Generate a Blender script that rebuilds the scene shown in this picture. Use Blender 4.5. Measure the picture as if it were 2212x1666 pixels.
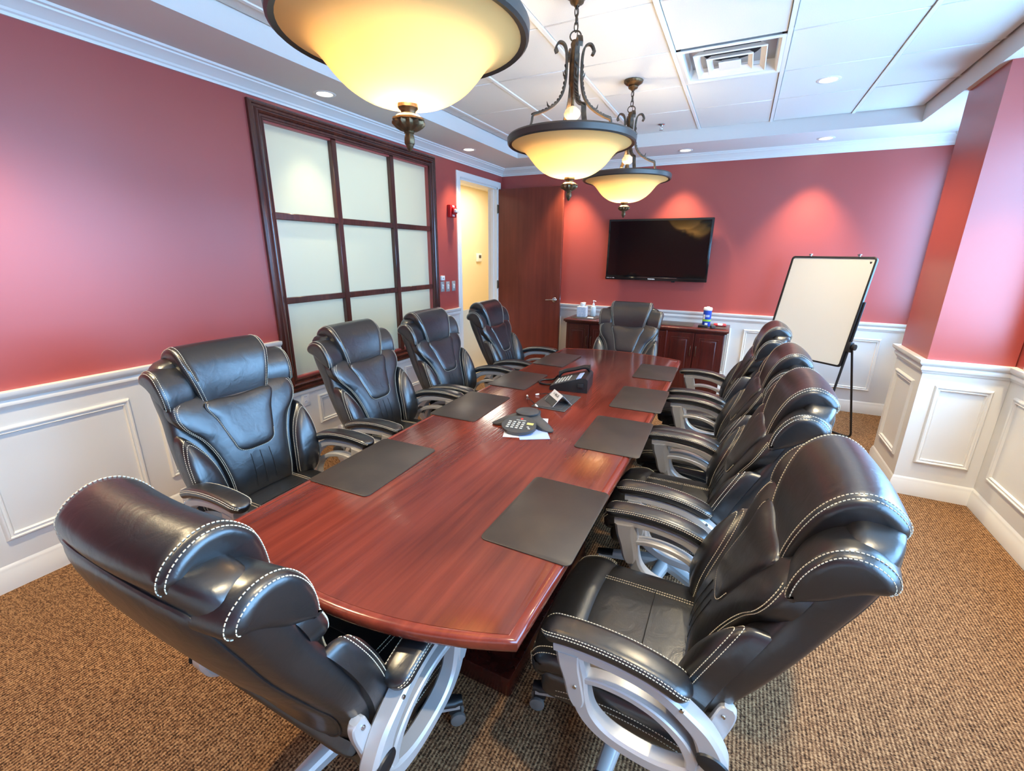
import bpy, bmesh, math, random
from mathutils import Vector, Matrix
random.seed(7)
PI = math.pi
for o in list(bpy.data.objects):
    bpy.data.objects.remove(o, do_unlink=True)
SC = bpy.context.scene
COL = SC.collection

# ------------------------------------------------------------------ camera
def make_camera():
    yaw, pitch, roll, f = 0.4596, 0.2910, 0.0108, 958.04
    cy, sy, cp, sp = math.cos(yaw), math.sin(yaw), math.cos(pitch), math.sin(pitch)
    F = Vector((-sy*cp, cy*cp, -sp)); r = Vector((cy, sy, 0)); u = r.cross(F)
    cr, sr = math.cos(roll), math.sin(roll)
    r2 = cr*r + sr*u; u2 = -sr*r + cr*u
    cd = bpy.data.cameras.new('camera'); cam = bpy.data.objects.new('camera', cd); COL.objects.link(cam)
    cd.sensor_fit = 'HORIZONTAL'; cd.sensor_width = 36.0; cd.lens = f/2212*36.0
    cd.clip_start = 0.02; cd.clip_end = 100
    M = Matrix((( r2.x, u2.x, -F.x, 3.0213), (r2.y, u2.y, -F.y, -5.7335), (r2.z, u2.z, -F.z, 1.6245), (0, 0, 0, 1)))
    cam.matrix_world = M
    SC.camera = cam
make_camera()

# ------------------------------------------------------------------ world, daylight, exposure
W_STRENGTH = 21.0
world = bpy.data.worlds.new('daylight'); SC.world = world; world.use_nodes = True
bg = world.node_tree.nodes['Background']
bg.inputs['Color'].default_value = (0.28, 0.58, 1.0, 1); bg.inputs['Strength'].default_value = W_STRENGTH
vs = SC.view_settings
vs.view_transform = 'Standard'; vs.look = 'None'; vs.gamma = 1.0; vs.use_curve_mapping = False
vs.exposure = -0.08
PEND_W, SPOT_W, HALL_W = 23.0, 170.0, 45.0

# ------------------------------------------------------------------ dimensions (metres)
RX, YF = 4.64, -6.9            # right wall, wall behind the camera
Z_RAIL, Z_CR, Z_SOF, Z_CEIL = 0.976, 2.593, 2.679, 2.796
TX0, TX1, TY1, TY0 = 0.521, 4.179, -0.60, -6.35   # tray (raised ceiling) edges
CXL, CYF, CYB = 4.21, -1.940, -1.385   # pillar
RWIN = [(-1.26, -0.14), (-4.10, -2.12), (-6.40, -4.28)]   # windows of the right wall
RWZ = (1.02, 2.50)

# ------------------------------------------------------------------ colour and material helpers
def lin(c):
    c = c/255.0
    return c/12.92 if c <= 0.04045 else ((c+0.055)/1.055)**2.4
def S(r, g, b): return (lin(r), lin(g), lin(b), 1.0)
def new_mat(name):
    m = bpy.data.materials.new(name); m.use_nodes = True
    nt = m.node_tree
    return m, nt, nt.nodes['Principled BSDF']
def mat(name, col, rough=0.5, metal=0.0, spec=0.5, bump=None, coat=0.0, coat_rough=0.05, var=None, emis=None, estr=0.0):
    """bump=(scale, strength, distance); var=(scale, colour2, amount)"""
    m, nt, b = new_mat(name)
    b.inputs['Base Color'].default_value = col; b.inputs['Roughness'].default_value = rough
    b.inputs['Metallic'].default_value = metal; b.inputs['Specular IOR Level'].default_value = spec
    b.inputs['Coat Weight'].default_value = coat; b.inputs['Coat Roughness'].default_value = coat_rough
    if emis: b.inputs['Emission Color'].default_value = emis; b.inputs['Emission Strength'].default_value = estr
    tc = nt.nodes.new('ShaderNodeTexCoord')
    if var:
        n = nt.nodes.new('ShaderNodeTexNoise'); n.inputs['Scale'].default_value = var[0]; n.inputs['Detail'].default_value = 5
        nt.links.new(tc.outputs['Object'], n.inputs['Vector'])
        mx = nt.nodes.new('ShaderNodeMix'); mx.data_type = 'RGBA'
        mr = nt.nodes.new('ShaderNodeMapRange'); mr.inputs[1].default_value = .35; mr.inputs[2].default_value = .65; mr.inputs[4].default_value = var[2]
        nt.links.new(n.outputs['Fac'], mr.inputs[0]); nt.links.new(mr.outputs[0], mx.inputs[0])
        mx.inputs[6].default_value = col; mx.inputs[7].default_value = var[1]
        nt.links.new(mx.outputs[2], b.inputs['Base Color'])
    if bump:
        n = nt.nodes.new('ShaderNodeTexNoise'); n.inputs['Scale'].default_value = bump[0]; n.inputs['Detail'].default_value = 4
        nt.links.new(tc.outputs['Object'], n.inputs['Vector'])
        bp = nt.nodes.new('ShaderNodeBump'); bp.inputs['Strength'].default_value = bump[1]; bp.inputs['Distance'].default_value = bump[2]
        nt.links.new(n.outputs['Fac'], bp.inputs['Height']); nt.links.new(bp.outputs['Normal'], b.inputs['Normal'])
    return m
def wood(name, c1, c2, axis, rough, scale=1.0, bump=0.15, coat=0.0, figure=0.5):
    """wood with the grain running along the given object axis"""
    m, nt, b = new_mat(name)
    tc = nt.nodes.new('ShaderNodeTexCoord'); mp = nt.nodes.new('ShaderNodeMapping')
    s = [38*scale]*3; s['xyz'.index(axis)] = 1.6*scale
    mp.inputs['Scale'].default_value = s
    nt.links.new(tc.outputs['Object'], mp.inputs['Vector'])
    n = nt.nodes.new('ShaderNodeTexNoise'); n.inputs['Scale'].default_value = 1.0; n.inputs['Detail'].default_value = 6; n.inputs['Distortion'].default_value = .4
    nt.links.new(mp.outputs[0], n.inputs['Vector'])
    n2 = nt.nodes.new('ShaderNodeTexNoise'); n2.inputs['Scale'].default_value = 2.2*scale; n2.inputs['Detail'].default_value = 3
    mp2 = nt.nodes.new('ShaderNodeMapping'); s2 = [2.4]*3; s2['xyz'.index(axis)] = .8
    mp2.inputs['Scale'].default_value = s2
    nt.links.new(tc.outputs['Object'], mp2.inputs['Vector']); nt.links.new(mp2.outputs[0], n2.inputs['Vector'])
    ad = nt.nodes.new('ShaderNodeMix'); ad.inputs[0].default_value = figure
    nt.links.new(n.outputs['Fac'], ad.inputs[2]); nt.links.new(n2.outputs['Fac'], ad.inputs[3])
    cr = nt.nodes.new('ShaderNodeValToRGB'); cr.color_ramp.elements[0].position = .36; cr.color_ramp.elements[1].position = .64
    cr.color_ramp.elements[0].color = c2; cr.color_ramp.elements[1].color = c1
    nt.links.new(ad.outputs[0], cr.inputs['Fac']); nt.links.new(cr.outputs['Color'], b.inputs['Base Color'])
    b.inputs['Roughness'].default_value = rough; b.inputs['Coat Weight'].default_value = coat; b.inputs['Coat Roughness'].default_value = .08
    bp = nt.nodes.new('ShaderNodeBump'); bp.inputs['Strength'].default_value = bump; bp.inputs['Distance'].default_value = .002
    nt.links.new(n.outputs['Fac'], bp.inputs['Height']); nt.links.new(bp.outputs['Normal'], b.inputs['Normal'])
    return m
def lacquer_streaks(m):
    """fine open-grain ripples under the lacquer, running along y"""
    nt = m.node_tree; b = nt.nodes['Principled BSDF']
    tc = nt.nodes.new('ShaderNodeTexCoord'); mp = nt.nodes.new('ShaderNodeMapping'); mp.inputs['Scale'].default_value = (120, 5, 1)
    nt.links.new(tc.outputs['Object'], mp.inputs['Vector'])
    n = nt.nodes.new('ShaderNodeTexNoise'); n.inputs['Scale'].default_value = 1.0; n.inputs['Detail'].default_value = 2
    nt.links.new(mp.outputs[0], n.inputs['Vector'])
    bp = nt.nodes.new('ShaderNodeBump'); bp.inputs['Strength'].default_value = .55; bp.inputs['Distance'].default_value = .0011
    nt.links.new(n.outputs['Fac'], bp.inputs['Height'])
    for k in ('Normal', 'Coat Normal'): nt.links.new(bp.outputs['Normal'], b.inputs[k])
def carpet_mat():
    m, nt, b = new_mat('looped brown carpet')
    tc = nt.nodes.new('ShaderNodeTexCoord')
    mp = nt.nodes.new('ShaderNodeMapping'); mp.inputs['Scale'].default_value = (150, 260, 1); mp.inputs['Rotation'].default_value = (0, 0, .03)
    nt.links.new(tc.outputs['Object'], mp.inputs['Vector'])
    v = nt.nodes.new('ShaderNodeTexVoronoi'); v.inputs['Scale'].default_value = 1.0; v.voronoi_dimensions = '2D'
    nt.links.new(mp.outputs[0], v.inputs['Vector'])
    w = nt.nodes.new('ShaderNodeTexWave'); w.bands_direction = 'X'; w.inputs['Scale'].default_value = 24.0; w.inputs['Distortion'].default_value = 2.2; w.inputs['Detail'].default_value = 2; w.inputs['Detail Scale'].default_value = 6
    nt.links.new(tc.outputs['Object'], w.inputs['Vector'])
    ns = nt.nodes.new('ShaderNodeTexNoise'); ns.inputs['Scale'].default_value = 60; ns.inputs['Detail'].default_value = 3
    nt.links.new(tc.outputs['Object'], ns.inputs['Vector'])
    sp = nt.nodes.new('ShaderNodeSeparateColor'); nt.links.new(v.outputs['Color'], sp.inputs[0])
    mx = nt.nodes.new('ShaderNodeMix'); mx.inputs[0].default_value = .45
    nt.links.new(sp.outputs[0], mx.inputs[2]); nt.links.new(w.outputs['Fac'], mx.inputs[3])
    mx2 = nt.nodes.new('ShaderNodeMix'); mx2.inputs[0].default_value = .3
    nt.links.new(mx.outputs[0], mx2.inputs[2]); nt.links.new(ns.outputs['Fac'], mx2.inputs[3])
    cr = nt.nodes.new('ShaderNodeValToRGB'); e = cr.color_ramp.elements
    e[0].position = .22; e[0].color = S(52, 36, 25); e[1].position = .78; e[1].color = S(180, 140, 100)
    k = cr.color_ramp.elements.new(.5); k.color = S(126, 90, 62)
    nt.links.new(mx2.outputs[0], cr.inputs['Fac']); nt.links.new(cr.outputs['Color'], b.inputs['Base Color'])
    b.inputs['Roughness'].default_value = .95; b.inputs['Specular IOR Level'].default_value = .1
    bp = nt.nodes.new('ShaderNodeBump'); bp.inputs['Strength'].default_value = .7; bp.inputs['Distance'].default_value = .006
    nt.links.new(mx2.outputs[0], bp.inputs['Height']); nt.links.new(bp.outputs['Normal'], b.inputs['Normal'])
    return m
def glass_sheet(name, col, trans, rough=.3):
    """frosted / opal glass: part diffuse, part translucent, with a little gloss"""
    m, nt, b = new_mat(name)
    nt.nodes.remove(b); out = nt.nodes['Material Output']
    d = nt.nodes.new('ShaderNodeBsdfDiffuse'); d.inputs[0].default_value = col
    t = nt.nodes.new('ShaderNodeBsdfTranslucent'); t.inputs[0].default_value = col
    g = nt.nodes.new('ShaderNodeBsdfGlossy'); g.inputs[0].default_value = (1, 1, 1, 1); g.inputs[1].default_value = rough
    a = nt.nodes.new('ShaderNodeMixShader'); a.inputs[0].default_value = trans
    nt.links.new(d.outputs[0], a.inputs[1]); nt.links.new(t.outputs[0], a.inputs[2])
    c = nt.nodes.new('ShaderNodeMixShader'); c.inputs[0].default_value = .04
    nt.links.new(a.outputs[0], c.inputs[1]); nt.links.new(g.outputs[0], c.inputs[2])
    nt.links.new(c.outputs[0], out.inputs[0])
    return m
def clear_glass():
    m, nt, b = new_mat('clear window glass'); nt.nodes.remove(b); out = nt.nodes['Material Output']
    t = nt.nodes.new('ShaderNodeBsdfTransparent'); g = nt.nodes.new('ShaderNodeBsdfGlossy'); g.inputs[1].default_value = .02
    c = nt.nodes.new('ShaderNodeMixShader'); c.inputs[0].default_value = .06
    nt.links.new(t.outputs[0], c.inputs[1]); nt.links.new(g.outputs[0], c.inputs[2]); nt.links.new(c.outputs[0], out.inputs[0])
    return m
def emit(name, col, strength):
    m, nt, b = new_mat(name); b.inputs['Base Color'].default_value = (0, 0, 0, 1)
    b.inputs['Emission Color'].default_value = col; b.inputs['Emission Strength'].default_value = strength
    return m

M = dict(
    red=mat('red eggshell wall paint', S(169, 75, 68), .36, spec=.75, bump=(220, .05, .001)),
    white=mat('white gloss trim paint', S(236, 233, 226), .35, bump=(40, .02, .001)),
    wains=mat('white wainscot paint', S(232, 229, 222), .42, bump=(60, .02, .001)),
    soffit=mat('flat ceiling paint', S(226, 222, 216), .8),
    tile=mat('mineral fibre ceiling tile', S(228, 226, 220), .9, bump=(350, .35, .002), var=(260, S(212, 210, 204), .5)),
    tee=mat('white enamelled ceiling grid', S(235, 233, 228), .5),
    carpet=carpet_mat(),
    leather=mat('black bonded leather', (.009, .009, .010, 1), .34, spec=.95, bump=(420, .10, .0012), coat=.25, coat_rough=.22),
    thread=mat('cream stitching thread', S(225, 215, 190), .7),
    silver=mat('silver painted metal', S(202, 199, 197), .34, metal=.35, spec=.6),
    blackp=mat('black plastic', (.012, .012, .013, 1), .4),
    dkgrey=mat('dark grey plastic', S(70, 70, 70), .42),
    rubber=mat('grey wheel plastic', S(120, 118, 115), .5),
    tabletop=wood('glossy mahogany veneer', S(122, 52, 36), S(85, 32, 23), 'y', .17, .9, .16, coat=.35, figure=.55),
    tableedge=wood('mahogany table edge', S(140, 58, 38), S(104, 37, 26), 'y', .2, 1, .05, coat=.4),
    tablebase=wood('dark mahogany base', S(74, 26, 20), S(46, 15, 12), 'z', .25, 1, .08, coat=.2),
    cab=wood('dark cherry cabinet', S(88, 30, 22), S(58, 18, 14), 'z', .3, 1, .1, coat=.2),
    frame=wood('dark mahogany window frame', S(94, 46, 34), S(66, 31, 24), 'z', .22, 1, .05, coat=.35),
    door=wood('reddish brown door veneer', S(124, 54, 40), S(98, 38, 28), 'z', .35, .7, .06, figure=.6),
    frost=glass_sheet('frosted glass pane', S(228, 240, 222), .5, .25),
    opal=glass_sheet('amber opal lamp glass', S(234, 188, 120), .25, .2),
    knobglass=mat('lit cream ribbed glass', S(250, 225, 170), .25, emis=S(255, 214, 150), estr=.7),
    clear=clear_glass(),
    bronze=mat('antique bronze', S(120, 96, 66), .42, metal=.75, bump=(60, .4, .004), var=(25, S(60, 46, 32), .8)),
    iron=mat('dark bronze iron', S(92, 78, 62), .45, metal=.6, var=(40, S(46, 38, 32), .8)),
    rim=mat('dark lamp rim', S(74, 66, 60), .4, metal=.4),
    bulb=emit('warm bulb', (1, .79, .50, 1), PEND_W/(PI*.0221)),
    canlamp=emit('downlight lamp face', (1, .88, .66, 1), 9.0),
    mat_=mat('dark brown desk mat leather', S(52, 45, 41), .42, bump=(90, .15, .001), var=(9, S(62, 54, 47), .8)),
    screen=mat('black glossy screen', (.004, .004, .004, 1), .06, spec=.5),
    tvp=mat('glossy black bezel', (.006, .006, .006, 1), .12),
    wb=mat('whiteboard enamel', S(238, 236, 226), .22),
    chrome=mat('satin chrome', S(200, 200, 200), .18, metal=1.0),
    brass=mat('dark hinge metal', S(110, 100, 84), .35, metal=.9),
    beige=mat('beige hallway paint', S(240, 222, 184), .7),
    hallfloor=mat('pale hallway tile', S(205, 190, 160), .35, var=(3, S(190, 174, 146), .6)),
    plate=mat('grey metal switch plate', S(175, 172, 168), .35, metal=.3),
    ivory=mat('ivory plastic', S(240, 238, 230), .4),
    alarm=mat('red alarm plastic', S(170, 24, 30), .35),
    paper=mat('white paper', S(240, 240, 240), .8),
    paperb=mat('pale blue paper', S(170, 190, 235), .8),
    blue=mat('blue label plastic', S(40, 80, 190), .35),
    green=mat('green label print', S(150, 205, 70), .5),
    dark=mat('near black print', S(28, 26, 26), .6),
    tissue=mat('pale blue printed tissue box', S(188, 206, 226), .6, var=(60, S(225, 232, 240), .9)),
    sanit=mat('clear gel bottle plastic', S(205, 220, 226), .15),
    redp=mat('red wrapper', S(190, 40, 44), .4),
    lcd=mat('yellow green display', S(214, 200, 120), .3),
    redprint=mat('red print', S(220, 60, 50), .4),
    key=mat('pale grey keys', S(200, 200, 190), .5),
    duct=mat('black duct shade', (.004, .004, .004, 1), .8),
)

lacquer_streaks(M['tabletop'])
def wrinkles(m):
    """soft puckers under the leather grain"""
    nt = m.node_tree; b = nt.nodes['Principled BSDF']; old = b.inputs['Normal'].links[0].from_node
    tc = nt.nodes.new('ShaderNodeTexCoord'); n = nt.nodes.new('ShaderNodeTexNoise'); n.inputs['Scale'].default_value = 17; n.inputs['Detail'].default_value = 3; n.inputs['Distortion'].default_value = .8
    nt.links.new(tc.outputs['Object'], n.inputs['Vector'])
    bp = nt.nodes.new('ShaderNodeBump'); bp.inputs['Strength'].default_value = .35; bp.inputs['Distance'].default_value = .005
    nt.links.new(n.outputs['Fac'], bp.inputs['Height']); nt.links.new(bp.outputs['Normal'], old.inputs['Normal'])
wrinkles(M['leather'])

# ------------------------------------------------------------------ mesh helpers
class MB:
    """collects geometry for ONE mesh object"""
    def __init__(s): s.v = []; s.f = []
    def add(s, vs_, fs):
        n = len(s.v); s.v += [tuple(p) for p in vs_]; s.f += [tuple(i+n for i in f) for f in fs]; return s
    def box(s, x0, x1, y0, y1, z0, z1, bev=0.0, seg=2):
        if bev <= 0:
            return s.add([(x0,y0,z0),(x1,y0,z0),(x1,y1,z0),(x0,y1,z0),(x0,y0,z1),(x1,y0,z1),(x1,y1,z1),(x0,y1,z1)],
                         [(3,2,1,0),(4,5,6,7),(0,1,5,4),(1,2,6,5),(2,3,7,6),(3,0,4,7)])
        bm = bmesh.new(); bmesh.ops.create_cube(bm, size=1)
        for v in bm.verts: v.co = Vector(((x0+x1)/2+v.co.x*(x1-x0), (y0+y1)/2+v.co.y*(y1-y0), (z0+z1)/2+v.co.z*(z1-z0)))
        bmesh.ops.bevel(bm, geom=bm.edges[:], offset=bev, segments=seg, affect='EDGES', profile=.5)
        bm.verts.index_update()
        s.add([v.co[:] for v in bm.verts], [[v.index for v in f.verts] for f in bm.faces]); bm.free(); return s
    def grid(s, rows, closed_u=False, closed_v=False, cap0=False, cap1=False):
        """rows: list of rings of points"""
        n = len(s.v); nr = len(rows); nc = len(rows[0])
        for r in rows: s.v += [tuple(p) for p in r]
        for i in range(nr if closed_v else nr-1):
            for j in range(nc if closed_u else nc-1):
                a = n+i*nc+j; b = n+i*nc+(j+1) % nc; c = n+((i+1) % nr)*nc+(j+1) % nc; d = n+((i+1) % nr)*nc+j
                s.f.append((a, b, c, d))
        if cap0: s.f.append(tuple(n+j for j in reversed(range(nc))))
        if cap1: s.f.append(tuple(n+(nr-1)*nc+j for j in range(nc)))
        return s
    def tube(s, pts, r, n=8, closed=False, cap=True):
        pts = [Vector(p) for p in pts]; rows = []; N = len(pts)
        up = Vector((0, 0, 1)); prev = None
        for i, p in enumerate(pts):
            a = pts[(i-1) % N] if (closed or i > 0) else p; b = pts[(i+1) % N] if (closed or i < N-1) else p
            t = (b-a).normalized()
            if prev is None:
                u = t.cross(up)
                if u.length < 1e-3: u = t.cross(Vector((1, 0, 0)))
            else:
                u = prev - t*prev.dot(t)
            u.normalize(); prev = u; w = t.cross(u)
            rr = r[i] if isinstance(r, (list, tuple)) else r
            rows.append([p+u*math.cos(k*2*PI/n)*rr+w*math.sin(k*2*PI/n)*rr for k in range(n)])
        return s.grid(rows, True, closed, cap and not closed, cap and not closed)
    def lathe(s, prof, n=32, c=(0, 0, 0), flute=None):
        rows = []
        for (r, z) in prof:
            ring = []
            for k in range(n):
                a = 2*PI*k/n; rr = r
                if flute: rr = r*(1+flute[1]*math.cos(flute[0]*a))
                ring.append((c[0]+rr*math.cos(a), c[1]+rr*math.sin(a), c[2]+z))
            rows.append(ring)
        loop = tuple(prof[0]) == tuple(prof[-1])      # a closed profile is a ring and takes no caps
        return s.grid(rows, True, False, prof[0][0] > 1e-4 and not loop, prof[-1][0] > 1e-4 and not loop)
    def prism(s, poly, h0, h1, axis='z'):
        n = len(poly)
        def P(a, b, h): return {'z': (a, b, h), 'x': (h, a, b), 'y': (a, h, b)}[axis]
        b0 = [P(a, b, h0) for a, b in poly]; b1 = [P(a, b, h1) for a, b in poly]
        return s.grid([b0, b1], True, False, True, True)
    def xf(s, M4):
        s.v = [tuple(M4 @ Vector(p)) for p in s.v]; return s
    def build(s, name, m, parent=None, smooth=True, angle=38, loc=None):
        me = bpy.data.meshes.new(name); me.from_pydata(s.v, [], s.f); me.update()
        bm = bmesh.new(); bm.from_mesh(me); bmesh.ops.recalc_face_normals(bm, faces=bm.faces[:]); bm.to_mesh(me); bm.free()
        if smooth:
            me.shade_smooth(); me.set_sharp_from_angle(angle=math.radians(angle))
        me.materials.append(m)
        o = bpy.data.objects.new(name, me); COL.objects.link(o)
        if loc is not None: o.location = loc
        if parent is not None: o.parent = parent
        return o
def empty(name, loc=(0, 0, 0), rz=0):
    o = bpy.data.objects.new(name, None); COL.objects.link(o); o.location = loc; o.rotation_euler = (0, 0, rz)
    o.empty_display_size = .1
    return o
def tag(o, label, cat, group=None, kind=None):
    o['label'] = label; o['category'] = cat
    if group: o['group'] = group
    if kind: o['kind'] = kind
    return o
def struct(o, label=None):
    o['kind'] = 'structure'
    if label: o['label'] = label
    return o
def copy_tree(o, parent=None):
    c = o.copy(); COL.objects.link(c); c.parent = parent
    for ch in list(o.children): copy_tree(ch, c)
    return c
def spline(pts, n=8, closed=False):
    """Catmull-Rom through points of any dimension"""
    P = [Vector(p) for p in pts]; N = len(P); out = []
    rng = range(N if closed else N-1)
    for i in rng:
        p0 = P[(i-1) % N] if (closed or i > 0) else P[0]*2-P[1]
        p1 = P[i]; p2 = P[(i+1) % N]
        p3 = P[(i+2) % N] if (closed or i < N-2) else P[-1]*2-P[-2]
        for k in range(n):
            t = k/n
            out.append(.5*((2*p1)+(p2-p0)*t+(2*p0-5*p1+4*p2-p3)*t*t+(3*p1-p0-3*p2+p3)*t**3))
    if not closed: out.append(P[-1].copy())
    return out
def interp(tab, z):
    if z <= tab[0][0]: return tab[0][1]
    for (a, b), (c, d) in zip(tab, tab[1:]):
        if z <= c:
            t = (z-a)/(c-a); return b+(d-b)*t
    return tab[-1][1]
def dashes(mb, path, normals, length=.0052, gap=.0030, w=.0008, h=.0008):
    """little stitches along a polyline"""
    L = 0; d = [0]
    for a, b in zip(path, path[1:]): L += (b-a).length; d.append(L)
    pos = 0; i = 0
    def at(s):
        k = 0
        lo, hi = 0, len(d)-2
        while lo < hi:
            mid = (lo+hi)//2
            if d[mid+1] < s: lo = mid+1
            else: hi = mid
        k = lo
        t = (s-d[k])/max(d[k+1]-d[k], 1e-9)
        return path[k].lerp(path[k+1], t), normals[k].lerp(normals[k+1], t).normalized()
    while pos+length < L:
        p, n = at(pos); q, _ = at(pos+length)
        t = (q-p).normalized(); u = t.cross(n).normalized()*w
        e = n*h
        mb.add([p-u-e, p+u-e, p+u+e, p-u+e, q-u-e, q+u-e, q+u+e, q-u+e],
               [(3,2,1,0),(4,5,6,7),(0,1,5,4),(1,2,6,5),(2,3,7,6),(3,0,4,7)])
        pos += length+gap
def wall_cells(mb, axis, h0, h1, a0, a1, z0, z1, holes):
    """wall slab between h0,h1 along the axis, with rectangular holes (a0,a1,z0,z1)"""
    A = sorted({a0, a1, *[h[0] for h in holes], *[h[1] for h in holes]}); A = [a for a in A if a0 <= a <= a1]
    Z = sorted({z0, z1, *[h[2] for h in holes], *[h[3] for h in holes]}); Z = [z for z in Z if z0 <= z <= z1]
    for p, q in zip(A, A[1:]):
        for r, t in zip(Z, Z[1:]):
            ca, cz = (p+q)/2, (r+t)/2
            if any(h[0] < ca < h[1] and h[2] < cz < h[3] for h in holes): continue
            if axis == 'x': mb.box(h0, h1, p, q, r, t)
            else: mb.box(p, q, h0, h1, r, t)
    return mb
def run(mb, prof, A, B, nrm, ma=0, mb_=0):
    """moulding: profile (d from wall, z) from A to B (2D); nrm points into the room; ma/mb_: +1 inner mitre, -1 outer mitre"""
    A = Vector(A); B = Vector(B); t = (B-A).normalized(); n = Vector(nrm)
    rows = []
    for P, sgn, m in ((A, 1, ma), (B, -1, mb_)):
        rows.append([(*(P+n*d+t*d*m*sgn), z) for d, z in prof])
    return mb.grid(rows, True, False, True, True)
def frame_loop(mb, rect, prof, place, closed=True):
    """mitred moulding around a rectangle; prof: (inset towards the middle, height off the wall); place(a,b,h)->xyz"""
    a0, a1, b0, b1 = rect
    rows = []
    for (sa, sb) in ((0, 0), (1, 0), (1, 1), (0, 1)):
        rows.append([place((a0+i) if sa == 0 else (a1-i), (b0+i) if sb == 0 else (b1-i), h) for i, h in prof])
    return mb.grid(rows, True, True)
def text_obj(name, txt, size, m, parent, M4, depth=.0004, bold=False):
    cu = bpy.data.curves.new(name, 'FONT'); cu.body = txt; cu.size = size; cu.align_x = 'CENTER'; cu.align_y = 'CENTER'; cu.extrude = depth
    if bold: cu.offset = size*.02
    t = bpy.data.objects.new(name, cu); COL.objects.link(t)
    bpy.context.view_layer.update()
    me = bpy.data.meshes.new_from_object(t.evaluated_get(bpy.context.evaluated_depsgraph_get()))
    bpy.data.objects.remove(t, do_unlink=True); bpy.data.curves.remove(cu)
    me.name = name; me.materials.clear(); me.materials.append(m); me.transform(M4)
    o = bpy.data.objects.new(name, me); COL.objects.link(o); o.parent = parent
    return o

# ------------------------------------------------------------------ window daylight portals (steer sampling to the openings)
for (ya, yb) in RWIN:
    ld = bpy.data.lights.new('window_portal', 'AREA'); ld.shape = 'RECTANGLE'; ld.size = RWZ[1]-RWZ[0]; ld.size_y = yb-ya
    ld.cycles.is_portal = True
    lo = bpy.data.objects.new('window_portal', ld); COL.objects.link(lo)
    lo.location = (RX+.16, (ya+yb)/2, sum(RWZ)/2); lo.rotation_euler = (0, PI/2, 0)
# ================================================================== the room
fl = MB().box(0, RX, YF, 0, -.06, 0).build('floor', M['carpet'], smooth=False); struct(fl, 'brown looped carpet floor')
hf = MB().box(-1.45, -.001, -4.2, 3.0, -.06, -.002).build('floor', M['hallfloor'], smooth=False); struct(hf, 'pale tiled hallway floor')

RAIL = [(0, .888), (.012, .888), (.016, .900), (.024, .908), (.026, .925), (.020, .935), (.034, .945), (.042, .958), (.042, .976), (0, .976)]
BASE = [(0, 0), (.018, 0), (.018, .098), (.014, .106), (.014, .112), (.010, .126), (.004, .134), (0, .134)]
CROWN = [(0, 2.593), (.010, 2.593), (.012, 2.606), (.020, 2.612), (.024, 2.622), (.040, 2.636), (.060, 2.650), (.072, 2.656), (.074, 2.664), (.088, 2.668), (.092, 2.679), (0, 2.679)]
PANEL = [(0, 0), (.002, .010), (.008, .016), (.014, .016), (.018, .010), (.026, .008), (.030, .012), (.034, .006), (.036, 0)]

# ---- left wall: red above, wainscot below, openings for the internal window and the door
WIN = (-3.46, -1.65, .665, 2.455); DOOR = (-1.05, -.13, 0, 2.44)
wl = MB(); wall_cells(wl, 'x', -.12, 0, YF, .12, 0, 2.90, [WIN, DOOR]); wl = struct(wl.build('wall_left', M['red'], smooth=False), 'red painted left wall')
w = MB(); wall_cells(w, 'x', 0, .006, YF, -1.12, 0, .95, [(-3.58, -1.53, .53, 3)]); w.build('wainscot', M['wains'], wl, smooth=False)
def panels_x(x, sgn, rects, parent):
    for r in rects:
        mb = MB(); frame_loop(mb, r, PANEL, lambda a, b, h: (x+sgn*h, a, b)); mb.build('panel_molding', M['white'], parent)
def panels_y(y, sgn, rects, parent):
    for r in rects:
        mb = MB(); frame_loop(mb, r, PANEL, lambda a, b, h: (a, y+sgn*h, b)); mb.build('panel_molding', M['white'], parent)
panels_x(.006, 1, [(-6.60, -5.95, .25, .81), (-5.84, -5.27, .25, .81), (-5.17, -4.56, .25, .81), (-4.44, -3.72, .25, .81), (-3.30, -2.92, .22, .47), (-2.80, -2.32, .22, .47), (-2.20, -1.72, .22, .47), (-1.44, -1.21, .25, .81)], wl)
t = MB(); run(t, RAIL, (0, YF), (0, -3.58), (1, 0), 1, 0); struct(t.build('trim_1', M['white']), 'white chair rail on the left wall before the wooden window')
t = MB(); run(t, RAIL, (0, -1.53), (0, -1.125), (1, 0), 0, 0); struct(t.build('trim_2', M['white']), 'short white chair rail between the wooden window and door')
t = MB(); run(t, BASE, (0, YF), (0, -1.125), (1, 0), 1, 0); struct(t.build('baseboard_left', M['white']), 'white baseboard along the left wall')
t = MB(); run(t, CROWN, (0, YF), (0, 0), (1, 0), 1, 1); struct(t.build('trim_3', M['white'], angle=25), 'white crown molding over the left wall')
t = MB(); run(t, [(0, .515), (.016, .515), (.020, .525), (.020, .545), (0, .55)], (0, -3.58), (0, -1.53), (1, 0)); t.build('window_apron', M['white'], wl)

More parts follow.
